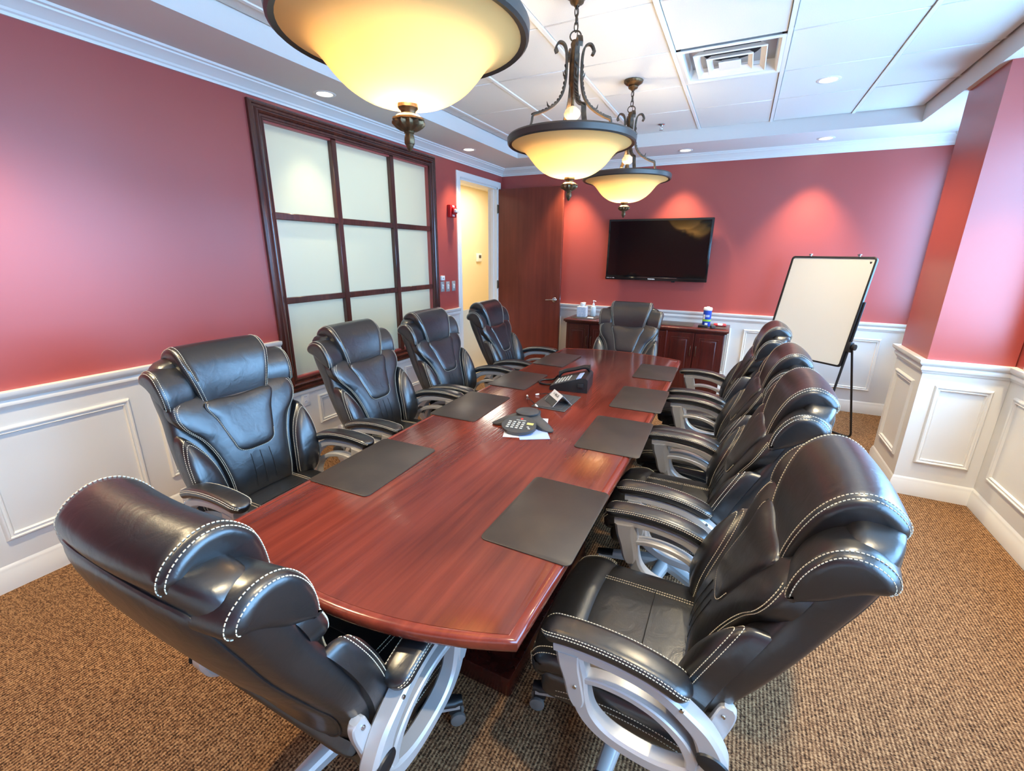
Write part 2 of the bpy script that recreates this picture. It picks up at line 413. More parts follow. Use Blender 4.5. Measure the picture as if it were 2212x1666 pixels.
# ---- back wall
wb_ = struct(MB().box(-.0, RX+.12, 0, .12, 0, 2.90).build('wall_back', M['red'], smooth=False), 'red painted back wall')
MB().box(0, RX, -.006, 0, 0, .95).build('wainscot', M['wains'], wb_, smooth=False)
panels_y(-.006, -1, [(.20, .92, .25, .81), (1.02, 1.62, .25, .81), (1.72, 2.32, .25, .81), (2.42, 3.02, .25, .81), (3.15, 3.72, .25, .81), (3.84, 4.42, .25, .81)], wb_)
t = MB(); run(t, RAIL, (RX, 0), (0, 0), (0, -1), 1, 1); struct(t.build('trim_4', M['white']), 'white chair rail along the back wall')
t = MB(); run(t, BASE, (RX, 0), (0, 0), (0, -1), 1, 1); struct(t.build('baseboard_back', M['white']), 'white baseboard along the back wall')
t = MB(); run(t, CROWN, (RX, 0), (0, 0), (0, -1), 1, 1); struct(t.build('trim_5', M['white'], angle=25), 'white crown molding over the back wall')

# ---- right wall with its windows, and the pillar standing out of it
holes = [(a, b, *RWZ) for a, b in RWIN]
wr = MB(); wall_cells(wr, 'x', RX, RX+.14, YF, 0, 0, 2.90, holes); wr = struct(wr.build('wall_right', M['red'], smooth=False), 'red painted right wall with white wainscot')
MB().box(RX-.006, RX, YF, 0, 0, .95).build('wainscot', M['wains'], wr, smooth=False)
panels_x(RX-.006, -1, [(-1.22, -.15, .25, .81), (-2.75, -2.06, .25, .81), (-3.56, -2.87, .25, .81), (-4.37, -3.68, .25, .81), (-5.18, -4.49, .25, .81), (-6.0, -5.3, .25, .81)], wr)
pl = struct(MB().box(CXL, RX-.007, CYF, CYB, 0, 2.70).build('wall_pillar', M['red'], smooth=False), 'red pillar with white wainscot standing out of the right wall')
MB().box(CXL-.006, RX-.007, CYF-.006, CYB+.006, 0, .95).build('wainscot', M['wains'], pl, smooth=False)
panels_y(CYF-.006, -1, [(4.285, 4.575, .25, .81)], pl)
panels_x(CXL-.006, -1, [(-1.86, -1.465, .25, .81)], pl)
def pillar_runs(prof, name, label, d0=0):
    t = MB()
    run(t, prof, (CXL, CYB), (CXL, CYF), (-1, 0), -1, -1); run(t, prof, (CXL, CYF), (RX, CYF), (0, -1), -1, 1)
    run(t, prof, (RX, CYB), (CXL, CYB), (0, 1), 1, -1); struct(t.build(name, M['white']), label)
pillar_runs(RAIL, 'trim_6', 'white chair rail around the red pillar')
pillar_runs(BASE, 'baseboard_pillar', 'white baseboard around the red pillar')
t = MB(); run(t, RAIL, (RX, YF), (RX, CYF), (-1, 0), 1, 1); run(t, RAIL, (RX, CYB), (RX, 0), (-1, 0), 1, 1); struct(t.build('trim_7', M['white']), 'white chair rail along the right wall')
t = MB(); run(t, BASE, (RX, YF), (RX, CYF), (-1, 0), 1, 1); run(t, BASE, (RX, CYB), (RX, 0), (-1, 0), 1, 1); struct(t.build('baseboard_right', M['white']), 'white baseboard along the right wall')
t = MB(); run(t, CROWN, (RX, YF), (RX, CYF), (-1, 0), 1, 0); run(t, CROWN, (RX, CYB), (RX, 0), (-1, 0), 0, 1); struct(t.build('trim_8', M['white']), 'white crown molding over the right wall')
for i, (a, b) in enumerate(RWIN):
    wn = MB(); frame_loop(wn, (a, b, *RWZ), [(-.07, 0), (-.065, .018), (0, .022), (0, -.10), (.045, -.10), (.045, -.14), (-.01, -.14)], lambda p, q, h: (RX-h, p, q))
    wn = struct(wn.build('window_%d' % (i+2), M['white']), 'white framed daylight window in the right wall')
    m_ = MB(); m_.box(RX+.10, RX+.13, (a+b)/2-.02, (a+b)/2+.02, RWZ[0]+.04, RWZ[1]-.04); m_.build('mullion', M['white'], wn, smooth=False)
    for c, d in ((a+.04, (a+b)/2-.02), ((a+b)/2+.02, b-.04)):
        MB().box(RX+.112, RX+.116, c, d, RWZ[0]+.04, RWZ[1]-.04).build('pane', M['clear'], wn, smooth=False)

# ---- wall behind the camera
wf = struct(MB().box(-.12, RX+.12, YF-.12, YF, 0, 2.90).build('wall_front', M['red'], smooth=False), 'red painted wall behind the viewer')
MB().box(0, RX, YF, YF+.006, 0, .95).build('wainscot', M['wains'], wf, smooth=False)
t = MB(); run(t, RAIL, (0, YF), (RX, YF), (0, 1), 1, 1); struct(t.build('trim_9', M['white']), 'white chair rail behind the viewer')
t = MB(); run(t, CROWN, (0, YF), (RX, YF), (0, 1), 1, 1); struct(t.build('trim_10', M['white']), 'white crown molding behind the viewer')

# ---- ceiling: lowered border, raised tray of lay-in tiles on a grid
ce = struct(MB().box(-.12, RX+.14, YF-.12, .12, 2.90, 2.96).build('ceiling', M['soffit'], smooth=False), 'tray ceiling of white tiles with a lowered painted border')
b_ = MB(); b_.box(0, TX0, YF, 0, Z_SOF, 2.90); b_.build('soffit', M['soffit'], ce, smooth=False)
b_ = MB(); b_.box(TX1, RX, YF, 0, Z_SOF, 2.90); b_.build('soffit', M['soffit'], ce, smooth=False)
b_ = MB(); b_.box(TX0, TX1, TY1, 0, Z_SOF, 2.90); b_.build('soffit', M['soffit'], ce, smooth=False)
b_ = MB(); b_.box(TX0, TX1, YF, TY0, Z_SOF, 2.90); b_.build('soffit', M['soffit'], ce, smooth=False)
GX = [TX0, .655, 1.262, 1.870, 2.478, 3.088, 3.700, TX1]
GY = [TY1, -1.255, -1.870, -2.490, -3.100, -3.710, -4.320, -4.930, -5.540, -6.150, TY0]
tiles = {}
VENT = (4, 2)   # column, row of the diffuser
LIGHTTILE = (5, 1)
for i in range(len(GX)-1):
    for j in range(len(GY)-1):
        if (i, j) == VENT: continue
        x0, x1, y1, y0 = GX[i]+.015, GX[i+1]-.015, GY[j]-.006, GY[j+1]+.006
        cx, cyy = (x0+x1)/2, (y0+y1)/2; key = (round(x1-x0, 3), round(y1-y0, 3))
        if key not in tiles:
            hx, hy = (x1-x0)/2, (y1-y0)/2
            o = MB().box(-hx, hx, -hy, hy, 0, .018, .003, 1).build('ceiling_tile', M['tile'], ce, loc=(cx, cyy, Z_CEIL+.003)); tiles[key] = o.data
        else:
            o = bpy.data.objects.new('ceiling_tile', tiles[key]); COL.objects.link(o); o.parent = ce; o.location = (cx, cyy, Z_CEIL+.003)
for x in GX[1:-1]:
    MB().box(x-.012, x+.012, TY0, TY1, Z_CEIL-.004, Z_CEIL+.010).build('grid_runner', M['tee'], ce, smooth=False)
for y in GY[1:-1]:
    for x0, x1 in zip(GX, GX[1:]):
        MB().box(x0+(.012 if x0 > TX0 else 0), x1-(.012 if x1 < TX1 else 0), y-.011, y+.011, Z_CEIL+.012, Z_CEIL+.020).build('grid_cross_tee', M['tee'], ce, smooth=False)

# ---- internal window of nine frosted panes in a dark wooden frame
FR = [(0, 0), (0, .022), (.012, .030), (.022, .030), (.028, .022), (.040, .020), (.048, .030), (.058, .034), (.068, .028), (.074, .016), (.086, .014), (.092, .020), (.100, .018), (.104, .004), (.104, -.07), (0, -.07)]
w1 = MB(); frame_loop(w1, (-3.575, -1.535, .55, 2.57), FR, lambda a, b, h: (h, a, b))
w1 = struct(w1.build('window_1', M['frame'], angle=30), 'dark wooden framed window of nine frosted panes in the left wall')
PY = [-3.471, -2.868, -2.192, -1.639]; PZ = [.654, 1.258, 1.860, 2.466]
for k in (1, 2):
    MB().box(-.05, .006, PY[k]-.026, PY[k]+.026, PZ[0], PZ[3], .004, 1).build('mullion', M['frame'], w1)
    for y0, y1 in zip(PY, PY[1:]):
        a = y0+(.026 if y0 > PY[0]+.01 else 0); b = y1-(.026 if y1 < PY[3]-.01 else 0)
        MB().box(-.05, .004, a, b, PZ[k]-.024, PZ[k]+.024, .004, 1).build('glazing_bar', M['frame'], w1)
for y0, y1 in zip(PY, PY[1:]):
    for z0, z1 in zip(PZ, PZ[1:]):
        MB().add([(-.034, y0, z0), (-.034, y1, z0), (-.034, y1, z1), (-.034, y0, z1)], [(0, 1, 2, 3)]).build('pane', M['frost'], w1, smooth=False)

# ---- doorway, casing and the open door
CAS = [(0, 0), (0, .012), (.008, .018), (.040, .016), (.056, .020), (.068, .014), (.072, .004), (.072, 0)]
dc = MB()
cas = [(DOOR[0]-.072, DOOR[1]+.072)]
for (a, sg) in ((DOOR[0]-.072, 1), (DOOR[1]+.072, -1)):
    rows = [[(h, a+sg*i, z-(0 if z < 1 else i)) for i, h in CAS] for z in (0, DOOR[3]+.072)]
    dc.grid(rows, True, False, True, True)
dc.grid([[(h, DOOR[0]-.072+i, DOOR[3]+.072-i) for i, h in CAS], [(h, DOOR[1]+.072-i, DOOR[3]+.072-i) for i, h in CAS]], True)
dc.box(-.13, .004, DOOR[0]-.002, DOOR[0]+.018, 0, DOOR[3]); dc.box(-.13, .004, DOOR[1]-.018, DOOR[1]+.002, 0, DOOR[3]); dc.box(-.13, .004, DOOR[0], DOOR[1], DOOR[3]-.018, DOOR[3]+.002)
dc.box(-.09, -.045, DOOR[0]+.018, DOOR[0]+.030, 0, DOOR[3]-.018); dc.box(-.09, -.045, DOOR[1]-.030, DOOR[1]-.018, 0, DOOR[3]-.018)
dc = struct(dc.build('trim_11', M['white'], angle=30), 'white door casing and jamb in the left wall')
dr = struct(MB().box(.022, .935, -.130, -.086, .008, 2.425, .0015, 1).build('door_1', M['door']), 'reddish brown wooden door standing open against the back wall')
for z in (.25, 1.20, 2.18):
    hg = MB(); hg.box(.004, .024, -.140, -.128, z-.05, z+.05); hg.tube([(.014, -.144, z-.055), (.014, -.144, z+.055)], .007); hg.build('hinge', M['brass'], dr)
hd = MB().lathe([(.0, 0), (.033, 0), (.033, .006), (.028, .012), (.016, .014), (.013, .045), (.0, .047)], 24)
hd.xf(Matrix.Translation((.862, -.130, 1.03)) @ Matrix.Rotation(PI/2, 4, 'X'))
hd.tube(spline([(.862, -.168, 1.03), (.84, -.172, 1.032), (.80, -.172, 1.030), (.752, -.166, 1.026)], 5), [.010]*4+[.009]*8+[.008]*4, 10)
hd.build('door_handle', M['chrome'], dr)
MB().box(.9355, .938, -.120, -.098, .96, 1.10, .0008, 1).build('latch_plate', M['chrome'], dr)

# ---- hallway beyond the doorway
struct(MB().box(-1.57, -1.45, -4.2, 3.0, 0, 2.72).build('wall_hallway', M['beige'], smooth=False), 'beige hallway wall seen through the doorway')
struct(MB().box(-1.45, -.12, 3.0, 3.12, 0, 2.72).build('wall_hallway_end', M['beige'], smooth=False), 'beige end wall of the hallway')
struct(MB().box(-1.45, -.121, -4.32, -4.2, 0, 2.72).build('wall_hallway_start', M['beige'], smooth=False), 'beige start wall of the hallway')
struct(MB().box(-.12, -.01, .125, 3.0, 0, 2.72).build('wall_hallway_side', M['beige'], smooth=False), 'beige side wall of the hallway')
MB().box(-.128, -.121, YF+2.7, .12, 0, .9).build('hallway_lining', M['beige'], wl, smooth=False)
struct(MB().box(-1.57, -.12, -4.32, 3.12, 2.72, 2.80).build('ceiling_hallway', M['soffit'], smooth=False), 'hallway ceiling')
t = MB(); run(t, BASE, (-1.45, -4.2), (-1.45, 3.0), (1, 0), 0, 0); struct(t.build('baseboard_hallway', M['white']), 'white baseboard in the hallway')
for y in (-2.6, .9):
    ld = bpy.data.lights.new('hallway_lamp', 'AREA'); ld.shape = 'RECTANGLE'; ld.size = .6; ld.size_y = 1.6; ld.energy = HALL_W*(.42 if y < 0 else 1); ld.color = (1, .95, .84)
    lo = bpy.data.objects.new('hallway_lamp', ld); COL.objects.link(lo); lo.location = (-.8, y, 2.70)
th = empty('thermostat', (-1.45, 1.80, 1.53)); tag(th, 'small ivory thermostat on the beige hallway wall', 'thermostat')
MB().box(0, .035, -.085, .085, -.075, .075, .010, 2).build('housing', M['ivory'], th)
MB().box(.035, .037, -.03, .05, -.01, .045).build('display', M['dkgrey'], th, smooth=False)

# ================================================================== ceiling fittings
def downlight(x, y, z, label, tilt=(0, 0), energy=SPOT_W, angle=78):
    e = empty('recessed_downlight', (x, y, z)); tag(e, label, 'downlight', 'recessed ceiling downlights')
    MB().lathe([(.052, 0), (.056, -.004), (.072, -.003), (.076, 0), (.052, 0)], 28).build('trim_ring', M['white'], e)
    MB().lathe([(.0, -.001), (.030, -.0015), (.052, -.001), (.052, .0), (.0, .0)], 28).build('lamp_face', M['canlamp'], e)
    ld = bpy.data.lights.new('downlight_lamp', 'SPOT'); ld.energy = energy; ld.color = (1, .80, .48); ld.spot_size = math.radians(angle); ld.spot_blend = .8; ld.shadow_soft_size = .04
    lo = bpy.data.objects.new('downlight_lamp', ld); COL.objects.link(lo); lo.parent = e; lo.location = (0, 0, -.03); lo.rotation_euler = (tilt[0], tilt[1], 0)
    return e
zs = Z_SOF
downlight(.24, -3.13, zs, 'recessed downlight in the border above the wooden window', energy=60)
downlight(.24, -1.22, zs, 'recessed downlight in the border before the doorway', energy=90)
downlight(.24, -5.20, zs, 'recessed downlight over the near left wall, out of view', energy=80)
downlight(1.05, -.27, zs, 'recessed downlight in the border above the open door')
downlight(2.33, -.27, zs, 'recessed downlight in the border above the television')
downlight(3.57, -.285, zs, 'recessed downlight in the border above the whiteboard')
downlight(3.39, -1.57, Z_CEIL+.003, 'recessed downlight set into a ceiling tile', angle=125, energy=130)
downlight(4.42, -2.5, zs, 'recessed downlight beyond the pillar, out of view')

downlight(3.39, -3.40, Z_CEIL+.003, 'added warm fill downlight in a ceiling tile above the right chairs, out of view', angle=125, energy=150)  # unseen lamp, added to bring more warm light into the room
downlight(3.39, -5.22, Z_CEIL+.003, 'added warm fill downlight in a ceiling tile above the viewer, out of view', angle=125, energy=150)  # added out of frame as warm fill against the blue daylight
downlight(.96, -5.22, Z_CEIL+.003, 'added warm fill downlight in a ceiling tile over the near left corner, out of view', angle=125, energy=200)  # added unseen, warms the left wainscot and near carpet
vn = empty('air_diffuser', (2.783, -2.180, Z_CEIL)); tag(vn, 'square white louvred air diffuser in the tiled ceiling', 'air vent')
def sq(h, z): return [(-h, -h, z), (h, -h, z), (h, h, z), (-h, h, z)]
MB().grid([sq(.292, .002), sq(.292, -.004), sq(.272, -.006), sq(.262, .004), sq(.250, .07), sq(.253, .07), sq(.272, .004)], True).build('outer_frame', M['tee'], vn, smooth=False)
for h0, h1, z0, z1 in ((.200, .168, -.010, .020), (.128, .100, -.014, .012)):
    MB().grid([sq(h0, z0), sq(h0+.004, z0+.006), sq(h1+.006, z1+.004), sq(h1, z1), sq(h0-.006, z0+.004)], True, True).build('louvre_ring', M['tee'], vn, smooth=False)
MB().grid([sq(.062, -.018), sq(.064, -.012), sq(.045, .006), sq(.001, .008)], True, False, True, True).build('centre_cone', M['tee'], vn, smooth=False)
MB().lathe([(.0, .076), (.17, .076), (.17, .070), (.0, .070)], 32).build('duct_shade', M['duct'], vn)  # solid black disc, its colour stands in for shade inside the duct
MB().box(-.25, .25, -.25, .25, .0705, .0775).build('back_pan', M['plate'], vn, smooth=False)

sp_ = empty('sprinkler_head', (2.17, -.90, Z_CEIL)); tag(sp_, 'small chrome fire sprinkler head under the ceiling tiles', 'sprinkler')
MB().lathe([(.0, .004), (.034, .002), (.034, -.003), (.016, -.008), (.010, -.02), (.0, -.02)], 20).build('escutcheon', M['chrome'], sp_)
MB().tube([(-.009, 0, -.018), (-.011, 0, -.035), (0, 0, -.046), (.011, 0, -.035), (.009, 0, -.018)], .0025, 6).build('yoke', M['chrome'], sp_)
MB().lathe([(.0, -.046), (.017, -.046), (.017, -.049), (.0, -.049)], 12).build('deflector', M['chrome'], sp_)

# ================================================================== pendant lamps
def scroll_arm():
    prof = spline([(.088, 2.545), (.094, 2.565), (.078, 2.588), (.052, 2.580), (.040, 2.545), (.038, 2.48), (.042, 2.42), (.056, 2.37), (.084, 2.332), (.122, 2.306), (.162, 2.288), (.190, 2.279), (.200, 2.272), (.207, 2.238), (.240, 2.176)], 5)
    rows = []; N = len(prof)
    for i, p in enumerate(prof):
        a = prof[max(i-1, 0)]; b = prof[min(i+1, N-1)]; t = (b-a).normalized(); n = Vector((-t.y, t.x)); 
        th = .0045 if i > 4 else .007
        w_ = .011
        rows.append([(p.x+n.x*th*s1, w_*s2, p.y+n.y*th*s1) for s1, s2 in ((-1, -1), (1, -1), (1, 1), (-1, 1))])
    mb = MB().grid(rows, True, False, True, True)
    # rope twist applied on the outside of the strap
    path = [p for p in prof[22:60]]
    for q in range(18):
        k = 24+q*2
        if k >= N-8: break
        p = prof[k]; t = (prof[k+1]-prof[k-1]).normalized(); n = Vector((t.y, -t.x))
        c = Vector((p.x+n.x*-.006, 0, p.y+n.y*-.006)); d = Vector((t.x, .9, t.y)).normalized()*.011
        mb.tube([c-d, c, c+d], [.003, .0055, .003], 6)
    # small leaf tips
    for k in (28, 44):
        p = prof[k]; mb.tube([(p.x, 0, p.y), (p.x+.012, 0, p.y+.012), (p.x+.016, 0, p.y+.028)], [.006, .004, .001], 6)
    return mb
def make_pendant():
    e = empty('pendant_lamp', (0, 0, 0))
    bowl = [(.035, 1.985), (.070, 1.988), (.110, 2.000), (.150, 2.024), (.180, 2.052), (.204, 2.082), (.224, 2.108), (.246, 2.127), (.275, 2.141), (.306, 2.152)]
    bs = [(p.x, 1.998+(p.y-1.985)*.922) for p in spline(bowl, 3)]
    rows = [[(r*math.cos(2*PI*k/64), r*math.sin(2*PI*k/64), z) for k in range(64)] for r, z in bs]
    MB().grid(rows, True).build('glass_bowl', M['opal'], e, angle=80)
    MB().lathe([(.300, 2.150), (.314, 2.146), (.321, 2.152), (.323, 2.176), (.318, 2.184), (.306, 2.184), (.302, 2.172), (.300, 2.150)], 64).build('rim', M['rim'], e, angle=30)
    # finial below the bowl
    fn = MB().lathe([(.0, 1.990), (.026, 1.990), (.027, 1.978), (.020, 1.970), (.018, 1.962), (.030, 1.956), (.034, 1.950), (.042, 1.946), (.043, 1.940), (.040, 1.936)], 48, flute=(8, .03))
    fn.lathe([(.040, 1.938), (.041, 1.930), (.034, 1.920), (.022, 1.911), (.013, 1.908)], 48, flute=(12, .09))
    fn.lathe([(.013, 1.910), (.014, 1.904), (.011, 1.900), (.013, 1.893), (.014, 1.885), (.014, 1.872), (.012, 1.868)], 24, flute=(6, .08))
    fn.lathe([(.011, 1.869), (.009, 1.860), (.004, 1.850), (.0, 1.846)], 24)
    fn.v = [(x, y, 2.002-(1.990-z)*.80) for x, y, z in fn.v]
    fn.build('finial', M['bronze'], e, angle=50)
    st = MB().tube([(0, 0, 1.985), (0, 0, 2.585)], .008, 12); st.lathe([(.0, 2.60), (.016, 2.600), (.022, 2.585), (.018, 2.56), (.024, 2.545), (.024, 2.42), (.016, 2.40), (.012, 2.36), (.0, 2.36)], 20)
    st.lathe([(.012, 2.215), (.018, 2.23), (.014, 2.25), (.010, 2.262)], 16); st.build('stem', M['bronze'], e)
    MB().lathe([(.009, 2.258), (.022, 2.264), (.036, 2.278), (.040, 2.292), (.034, 2.306), (.020, 2.318), (.009, 2.324)], 48, flute=(14, .05)).build('glass_knob', M['knobglass'], e, angle=60)
    arm = scroll_arm()
    base = None
    for k in range(4):
        if base is None:
            base = arm.build('scroll_arm', M['iron'], e); a = base
        else:
            a = base.copy(); COL.objects.link(a); a.parent = e
        a.rotation_euler = (0, 0, k*PI/2+.35)
    # ring, chain, canopy
    MB().tube([(.026*math.cos(t*2*PI/20), 0, 2.618+.022*math.sin(t*2*PI/20)) for t in range(20)], .0035, 8, True).build('hanging_ring', M['iron'], e)
    z = 2.640; k = 0; link = None
    pts = [(.0085*math.cos(t*2*PI/16), 0, .021*math.sin(t*2*PI/16)) for t in range(16)]
    while z < 2.745:
        if link is None: link = MB().tube(pts, .0026, 6, True).build('chain_link', M['iron'], e); l = link
        else:
            l = link.copy(); COL.objects.link(l); l.parent = e
        l.location = (0, 0, z+.014); l.rotation_euler = (0, 0, (k % 2)*PI/2+.4); z += .030; k += 1
    MB().tube([(.006, 0, 2.60), (.010, .004, 2.66), (.002, -.004, 2.72), (0, 0, 2.75)], .002, 6).build('lamp_cord', M['iron'], e)
    MB().lathe([(.0, 2.735), (.012, 2.735), (.016, 2.742), (.030, 2.748), (.034, 2.758), (.030, 2.764), (.048, 2.772), (.062, 2.782), (.066, 2.792), (.066, 2.795), (.0, 2.795)], 48, flute=(16, .025)).build('canopy', M['bronze'], e, angle=50)
    for k in range(3):
        a = k*2*PI/3+.9
        bl = MB().lathe([(.0, .0), (.010, .004), (.013, .012), (.020, .03), (.022, .042), (.018, .056), (.010, .064), (.0, .066)], 16, (.034*math.cos(a), .034*math.sin(a), 2.012)).build('bulb', M['bulb'], e)
    return e
pend = make_pendant()
for i, (y, lab) in enumerate([(-4.65, 'large amber glass bowl pendant hanging nearest, cut off by the top of the photo'), (-3.36, 'middle amber glass bowl pendant with four scrolled bronze arms'), (-2.12, 'farthest amber glass bowl pendant, hanging before the television')]):
    p_ = pend if i == 0 else copy_tree(pend)
    p_.location = (2.165, y, 0); tag(p_, lab, 'pendant lamp', 'bowl pendants over the conference table')
    p_.rotation_euler = (0, 0, [.2, .25, .1][i])
# ================================================================== conference table
TCX, TY_N, TY_F, TZ = 2.135, -4.985, -1.745, .75
def table_outline(inset=0.0, n=28):
    pts = []
    hw = lambda t: .538+.022*(1-(2*t-1)**2)-inset      # gently bowed long sides
    bow = .125
    for k in range(n+1):                               # right side, near to far
        t = k/n; pts.append((TCX+hw(t), TY_N+inset*.3+(TY_F-TY_N-inset*.6)*t))
    for k in range(1, n):                              # far end
        t = k/n; x = TCX+hw(1)*(1-2*t); pts.append((x, TY_F-inset*.3+(bow-inset*.7)*(1-(2*t-1)**2)))
    for k in range(n+1):
        t = 1-k/n; pts.append((TCX-hw(t), TY_N+inset*.3+(TY_F-TY_N-inset*.6)*t))
    for k in range(1, n):
        t = k/n; x = TCX-hw(0)*(1-2*t); pts.append((x, TY_N+inset*.3-(bow-inset*.7)*(1-(2*t-1)**2)))
    return pts
tb = empty('conference_table', (TCX, (TY_N+TY_F)/2, 0)); tag(tb, 'long glossy mahogany conference table with bowed ends', 'table')
def rel(mb): mb.v = [(x-TCX, y-(TY_N+TY_F)/2, z) for x, y, z in mb.v]; return mb
ring = lambda i, z: [(x, y, z) for x, y in table_outline(i)]
rel(MB().grid([ring(.028, .712), ring(.028, .7495), ring(.030, .75)], True, False, True, True)).build('table_top', M['tabletop'], tb, angle=20)
rel(MB().grid([ring(.040, .710), ring(.012, .710), ring(.004, .715), ring(0, .724), ring(0, .738), ring(.003, .745), ring(.010, .7495), ring(.022, .7502), ring(.026, .7490), ring(.0285, .7485), ring(.030, .712)], True)).build('table_edge', M['tableedge'], tb, angle=50)
for y0, y1 in ((-4.52, -3.72), (-2.95, -2.15)):
    b_ = MB(); b_.box(1.84, 2.43, y0, y1, .09, .708, .004, 1); b_ = rel(b_).build('pedestal', M['tablebase'], tb)
    rel(MB().box(1.81, 2.46, y0-.07, y1+.07, 0.002, .09, .006, 2)).build('plinth', M['tablebase'], b_)
    for x, s_ in ((1.84, -1), (2.43, 1)):
        m_ = MB(); frame_loop(m_, (y0+.06, y1-.06, .15, .66), PANEL, lambda a, b, h: (x+s_*h, a, b)); rel(m_).build('panel_molding', M['tablebase'], b_)
    m_ = MB(); frame_loop(m_, (1.90, 2.37, .15, .66), PANEL, lambda a, b, h: (a, y0-h, b)); rel(m_).build('panel_molding', M['tablebase'], b_)
rel(MB().box(2.10, 2.16, -3.72, -2.95, .2, .6)).build('stretcher', M['tablebase'], tb, smooth=False)

# ---- desk mats
def rrect(hx, hy, r, n=5):
    pts = []
    for cx, cy_, a0 in ((hx-r, hy-r, 0), (-hx+r, hy-r, PI/2), (-hx+r, -hy+r, PI), (hx-r, -hy+r, 3*PI/2)):
        for k in range(n+1):
            a = a0+PI/2*k/n; pts.append((cx+r*math.cos(a), cy_+r*math.sin(a)))
    return pts
def mat_mesh(hx, hy, name='desk_mat'):
    p0 = rrect(hx, hy, .022); p1 = rrect(hx-.0015, hy-.0015, .021)
    return MB().grid([[(x, y, 0) for x, y in p0], [(x, y, .0025) for x, y in p0], [(x, y, .0035) for x, y in p1]], True, False, True, True)
dm = None
for (x, y, rz, hx, hy, lab) in [
    (1.742, -4.445, .03, .150, .230, 'dark desk mat at the near left of the table'),
    (2.545, -4.460, .00, .152, .230, 'dark desk mat at the near right of the table, before the near right chair'),
    (2.575, -3.645, .03, .152, .234, 'dark desk mat on the right, beside the conference speakerphone'),
    (1.702, -3.600, .03, .145, .236, 'dark desk mat on the left, beside the conference speakerphone'),
    (1.702, -2.965, .00, .145, .214, 'dark desk mat on the left, by the desk phone cord'),
    (1.725, -2.235, -.02, .136, .236, 'farthest dark desk mat on the left side of the table'),
    (2.570, -2.995, .03, .150, .236, 'dark desk mat on the right, across from the desk phone'),
    (2.545, -2.270, .03, .142, .226, 'farthest dark desk mat on the right side of the table')]:
    o = mat_mesh(hx, hy).build('desk_mat', M['mat_'], loc=(x, y, TZ+.0008), angle=50); o.rotation_euler = (0, 0, rz)
    tag(o, lab, 'desk mat', 'leather desk mats on the table')

# ================================================================== executive chair (faces +y, origin on the floor)
YC = [(.44, -.190), (.50, -.196), (.58, -.205), (.66, -.228), (.75, -.262), (.85, -.305), (.95, -.345), (1.05, -.382), (1.15, -.420), (1.25, -.455)]
YR = [(.42, -.235), (.50, -.255), (.60, -.290), (.70, -.345), (.80, -.398), (.90, -.444), (1.00, -.482), (1.08, -.500), (1.15, -.500)]
HW = [(.42, .185), (.46, .235), (.52, .272), (.60, .292), (.70, .298), (.80, .292), (.88, .284), (.96, .286), (1.02, .284), (1.07, .272), (1.105, .245), (1.122, .19)]
def smooth_tab(tab):
    pts = spline(tab, 8); return [(p.x, p.y) for p in pts]
YC, YR, HW = smooth_tab(YC), smooth_tab(YR), smooth_tab(HW)
def Bf(x, z): return interp(YC, z)+.33*x*x
def cushion(out, T, base=Bf, off=0.0, p=3.2, sgn=1, depth=.03, sub=5, skin=None):
    """puffed leather panel: closed outline in (x,z) laid on the back's surface; returns mesh and stitch-path function"""
    o = spline(out, sub, True); cx = sum(q.x for q in o)/len(o); cz = sum(q.y for q in o)/len(o)
    rs = [1, .995, .975, .94, .89, .82, .72, .58, .40, .20]
    def pt(q, r, lift=0):
        x = cx+(q.x-cx)*r; z = cz+(q.y-cz)*r
        th = T*max(0, 1-r**p)**.5
        return Vector((x, base(x, z)+sgn*(off+th+lift), z))
    rows = [[pt(q, 1, -depth) for q in o]]+[[pt(q, r) for q in o] for r in rs]
    mb = MB().grid(rows, True, False, True, True)
    def path(r, i0=0.0, i1=1.0, lift=.0006):
        n = len(o); a, b = int(i0*n), int(i1*n)
        P = [pt(o[k % n], r, lift) for k in range(a, b+1)]
        Nn = []
        for k in range(a, b+1):
            e = pt(o[k % n], r*.97, lift)-pt(o[k % n], r, lift); t = pt(o[(k+1) % n], r, lift)-pt(o[(k-1) % n], r, lift)
            m_ = t.cross(e); 
            if m_.y*sgn < 0: m_ = -m_
            Nn.append(m_.normalized() if m_.length > 1e-9 else Vector((0, sgn, 0)))
        return P, Nn
    return mb, path
def roll(ctrl, cx, hwf, E, nu=15, skew=0.0):
    """rolled cushion: closed (y,z) profile extruded across x with rounded ends; hwf(z) half width"""
    pr = spline(ctrl, 6, True); N = len(pr)
    nr = []
    for i in range(N):
        t = (pr[(i+1) % N]-pr[i-1]).normalized(); nr.append(Vector((t.y, -t.x)))
    area = sum(pr[i].x*pr[(i+1) % N].y-pr[(i+1) % N].x*pr[i].y for i in range(N))
    if area < 0: nr = [-v for v in nr]
    def pt(i, u, lift=0):
        a = abs(u); hw = hwf(pr[i].y); x = u*hw
        d = max(0, a*hw-(hw-E))/E; d = min(d, 1)
        e = E*(1-math.sqrt(max(0, 1-d*d)))*.85-lift
        q = pr[i]-nr[i]*e
        return Vector((cx+x, q.x+skew*(x if cx == 0 else x*math.copysign(1, cx))+.33*((cx+x)**2), q.y))
    us = [-1+2*k/(nu-1) for k in range(nu)]
    extra = [-.99, -.97, -.94, -.90, .90, .94, .97, .99]
    us = sorted(set(us+extra))
    mb = MB().grid([[pt(i, u) for i in range(N)] for u in us], True, False, True, True)
    def path(u, i0, i1, lift=.0008):
        P = [pt(i % N, u, lift) for i in range(i0, i1+1)]
        Nn = [Vector((0, nr[i % N].x, nr[i % N].y)) for i in range(i0, i1+1)]
        return P, Nn
    return mb, path, N
